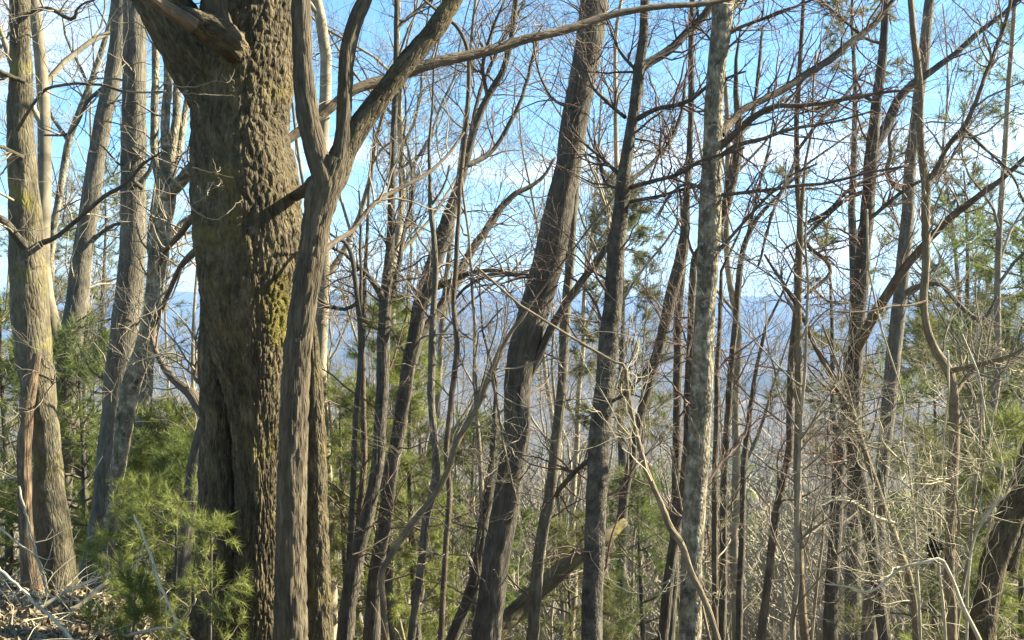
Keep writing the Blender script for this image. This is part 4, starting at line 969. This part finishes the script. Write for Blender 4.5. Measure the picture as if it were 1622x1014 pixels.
# ------------------------------------------------------------------ far wood across the valley: one mass
def far_wood():
    N = 6000
    y = 50 * (1500 / 50) ** rng.uniform(0, 1, N) ** 0.9
    x = rng.uniform(-0.47, 0.47, N) * y + rng.normal(size=N) * 2
    g = gh(x, y); H = rng.uniform(9, 15, N)
    base = np.stack([x, y, g - 1], -1)
    K = 5
    u = np.linspace(0, 1, K)
    P = base[:, None, :] + np.stack([u[None] * rng.normal(size=(N, 1)) * 0.9, u[None] * rng.normal(size=(N, 1)) * 0.9, u[None] * (H + 1)[:, None]], -1)
    fat = 1 + y / 500
    R = (H * 0.0065)[:, None] * (1 - 0.9 * u)[None] * fat[:, None] ** 0.5
    mb = MB(); mb.add(*tube_geo(P, R, 3)[:2])
    # crowns of ascending thin blades
    nb = 34
    par = np.repeat(np.arange(N), nb); M = len(par)
    t = rng.uniform(0.28, 1.0, M)
    p = base[par] + (P[par, -1] - P[par, 0]) * t[:, None]
    az = rng.uniform(0, 6.283, M); el = rng.uniform(0.3, 1.2, M)
    ln = H[par] * 0.27 * (1.2 - 0.75 * t) * rng.uniform(0.6, 1.2, M)
    d = np.stack([np.cos(az) * np.cos(el), np.sin(az) * np.cos(el), np.sin(el)], -1)
    off = d * (rng.uniform(0, 0.5, M) * ln)[:, None] * np.array([1, 1, 0.4])
    p = p + off
    e = nrm(np.cross(d, rng.normal(size=(M, 3)))) * (0.035 * fat[par])[:, None]
    V = np.stack([p - e, p + e, p + d * ln[:, None]], 1).reshape(-1, 3)
    mb.add(V, None, np.arange(M * 3).reshape(-1, 3))
    o = mb.build("far_wood", plain_mat("far_wood_bark", (0.18, 0.155, 0.12), (0.34, 0.295, 0.23), 0.05, 0.9, 0.0), None, False)
    o["kind"] = "stuff"; o["label"] = "grey-brown leafless far wood covering the valley below the hills"; o["category"] = "wood"
far_wood()
# scattered evergreens in the valley
def far_pines():
    N = 220
    y = 80 * (1500 / 80) ** rng.uniform(0, 1, N); x = rng.uniform(-0.46, 0.46, N) * y
    g = gh(x, y); H = rng.uniform(9, 19, N); nb = 80
    par = np.repeat(np.arange(N), nb); M = len(par); t = rng.uniform(0.2, 1, M)
    az = rng.uniform(0, 6.283, M)
    d = np.stack([np.cos(az), np.sin(az), rng.uniform(-0.1, 0.3, M)], -1)
    p = np.stack([x[par], y[par], g[par] + H[par] * t], -1)
    ln = H[par] * 0.22 * (1.08 - t) * rng.uniform(0.6, 1.2, M) + 0.2
    e = nrm(np.cross(d, rng.normal(size=(M, 3)) + np.array([0, 0, 0.5]))) * (ln * 0.16 + 0.1)[:, None]
    V = np.stack([p, p + d * (ln * 0.7)[:, None] - e, p + d * ln[:, None], p + d * (ln * 0.7)[:, None] + e], 1).reshape(-1, 3)
    mb = MB(); mb.add(V, np.arange(M * 4).reshape(-1, 4))
    o = mb.build("far_evergreens", MAT['needled'], None, False)
    o["kind"] = "stuff"; o["label"] = "dark evergreens scattered through the far wood"; o["category"] = "wood"
far_pines()

# ------------------------------------------------------------------ forest floor at lower left
def litter():
    N = 9000
    y = rng.uniform(5.5, 10.5, N); x = rng.uniform(-0.47, -0.12, N) * y
    z = gh(x, y) + rng.uniform(0.0, 0.035, N)
    V, T = leaf_blades(np.stack([x, y, z], -1), 0.035, 0.8)
    mb = MB(); mb.add(V, None, T)
    o = mb.build("leaf_litter", MAT['leaf'], None, False); o["kind"] = "stuff"; o["label"] = "brown dead leaf litter covering the slope at lower left"; o["category"] = "leaf litter"
    N = 420
    y = rng.uniform(6.5, 10, N); x = rng.uniform(-0.45, -0.2, N) * y
    p = np.stack([x, y, gh(x, y) + rng.uniform(0.0, 0.06, N)], -1)
    d = nrm(rng.normal(size=(N, 3)) * np.array([1, 1, 0.45]) + np.array([0, 0, 0.15])); K = 6; P = np.empty((N, K, 3)); P[:, 0] = p; ln = rng.uniform(0.12, 0.6, N)
    for k in range(1, K):
        d = nrm(d + rng.normal(size=(N, 3)) * 0.2); P[:, k] = P[:, k - 1] + d * (ln / K)[:, None]
    R = rng.uniform(0.002, 0.006, N)[:, None] * (1 - np.linspace(0, 0.7, K))
    mb = MB(); mb.add(*tube_geo(P, R, 4)[:2])
    o = mb.build("dead_sticks", MAT['twigp'], None); o["kind"] = "stuff"; o["label"] = "pale dead sticks strewn over the litter at lower left"; o["category"] = "sticks"
litter()

def branch(label, pts, d0, d1, mat, n_tw=5, name="dead_branch"):
    s = resample(trace(pts, d0, d1), 0.03)
    s[:, :3] += rng.normal(size=(len(s), 3)) * 0.003
    root = empty(name, s[0, :3], label, "branch")
    mb = MB(); mb.add(*tube_geo(s[None, :, :3], s[None, :, 3], 8, None, True)); mb.build("stick", mat, root)
    if n_tw:
        k = polyline_k(s, 12); s2 = sprout(k[None, :, :3], k[None, :, 3], n_tw, (0.12, 0.4), (25, 60), 6, 0.1, 0.2, (0.2, 1), 0.6, 0.002, 0.005)
        mb = MB(); mb.add(*tube_geo(*s2, 4)[:2]); o = mb.build("twigs", mat, root); o["kind"] = "stuff"
branch("short thick pale broken stick propped in front of the paired trunks' feet", [(112, 965, 7), (130, 955, 7.5), (150, 938, 8), (172, 920, 6)], 7.6, 7.7, MAT['twigp'], 0)
branch("long pale dead branch lying from the litter up towards the paired trunks", [(20, 990, 7), (60, 965, 7), (100, 940, 6), (140, 922, 5), (175, 908, 4)], 7.6, 8.0, MAT['twigp'], 5)
branch("thin dead branch slanting down right across the bottom left corner", [(-10, 895, 5), (25, 925, 5), (60, 960, 5), (95, 990, 6), (125, 1030, 6)], 7.2, 6.9, MAT['twigp'], 6)
branch("thin bent dry stem leaning against the orange dead stem", [(30, 770, 4), (45, 830, 4), (60, 890, 4.5), (75, 940, 5), (78, 985, 5)], 8.4, 8.3, MAT['twigp'], 4)
branch("fine dead twig leaning left of the orange dead stem", [(0, 835, 3), (30, 862, 3.5), (60, 885, 4), (72, 925, 4), (80, 975, 4)], 8.3, 8.2, MAT['twigp'], 4)
branch("dead forked twig standing amid the bright young pine", [(212, 815, 3), (228, 850, 4), (242, 890, 4.5), (255, 930, 5), (280, 985, 6), (300, 1030, 6)], 7.1, 7.0, MAT['twigp'], 7)
branch("dead pale branch lying low below the bright young pine", [(180, 1008, 5), (215, 1004, 6), (245, 996, 6), (275, 995, 5), (295, 975, 4), (312, 950, 3)], 7.0, 6.8, MAT['twigm'], 5)
branch("crooked dark broken limb behind the bright young pine", [(252, 828, 9), (262, 812, 9), (275, 795, 8), (278, 785, 7)], 9.3, 9.4, MAT['dark'], 2)
# dry arching weed stalks right of the oak's foot
root = empty("dry_weeds", (at(565, 1014, 7.2)[0], 7.2, float(gh(at(565, 1014, 7.2)[0], 7.2))), "straw-coloured dry arching weeds at the oak's right foot", "weeds")
N, K = 70, 9
bx = rng.uniform(-0.28, 0.2, N) + root.location.x; by = 7.2 + rng.uniform(-0.2, 0.3, N)
P = np.empty((N, K, 3)); P[:, 0] = np.stack([bx, by, gh(bx, by)], -1)
d = nrm(np.stack([rng.normal(size=N) * 0.25, rng.normal(size=N) * 0.2, np.ones(N)], -1)); bend = np.stack([rng.normal(size=N) * 0.13, rng.normal(size=N) * 0.08, -np.abs(rng.normal(size=N)) * 0.16], -1)
ln = rng.uniform(0.6, 1.15, N)
for k in range(1, K):
    d = nrm(d + bend * (k / 3)); P[:, k] = P[:, k - 1] + d * (ln / K)[:, None]
mb = MB(); mb.add(*tube_geo(P, np.full((N, K), 0.0022) * (1 - np.linspace(0, 0.6, K)), 3)[:2])
o = mb.build("stalks", MAT['straw'], root); o["kind"] = "stuff"

for o in scene.objects:
    if "_o" in o: del o["_o"]
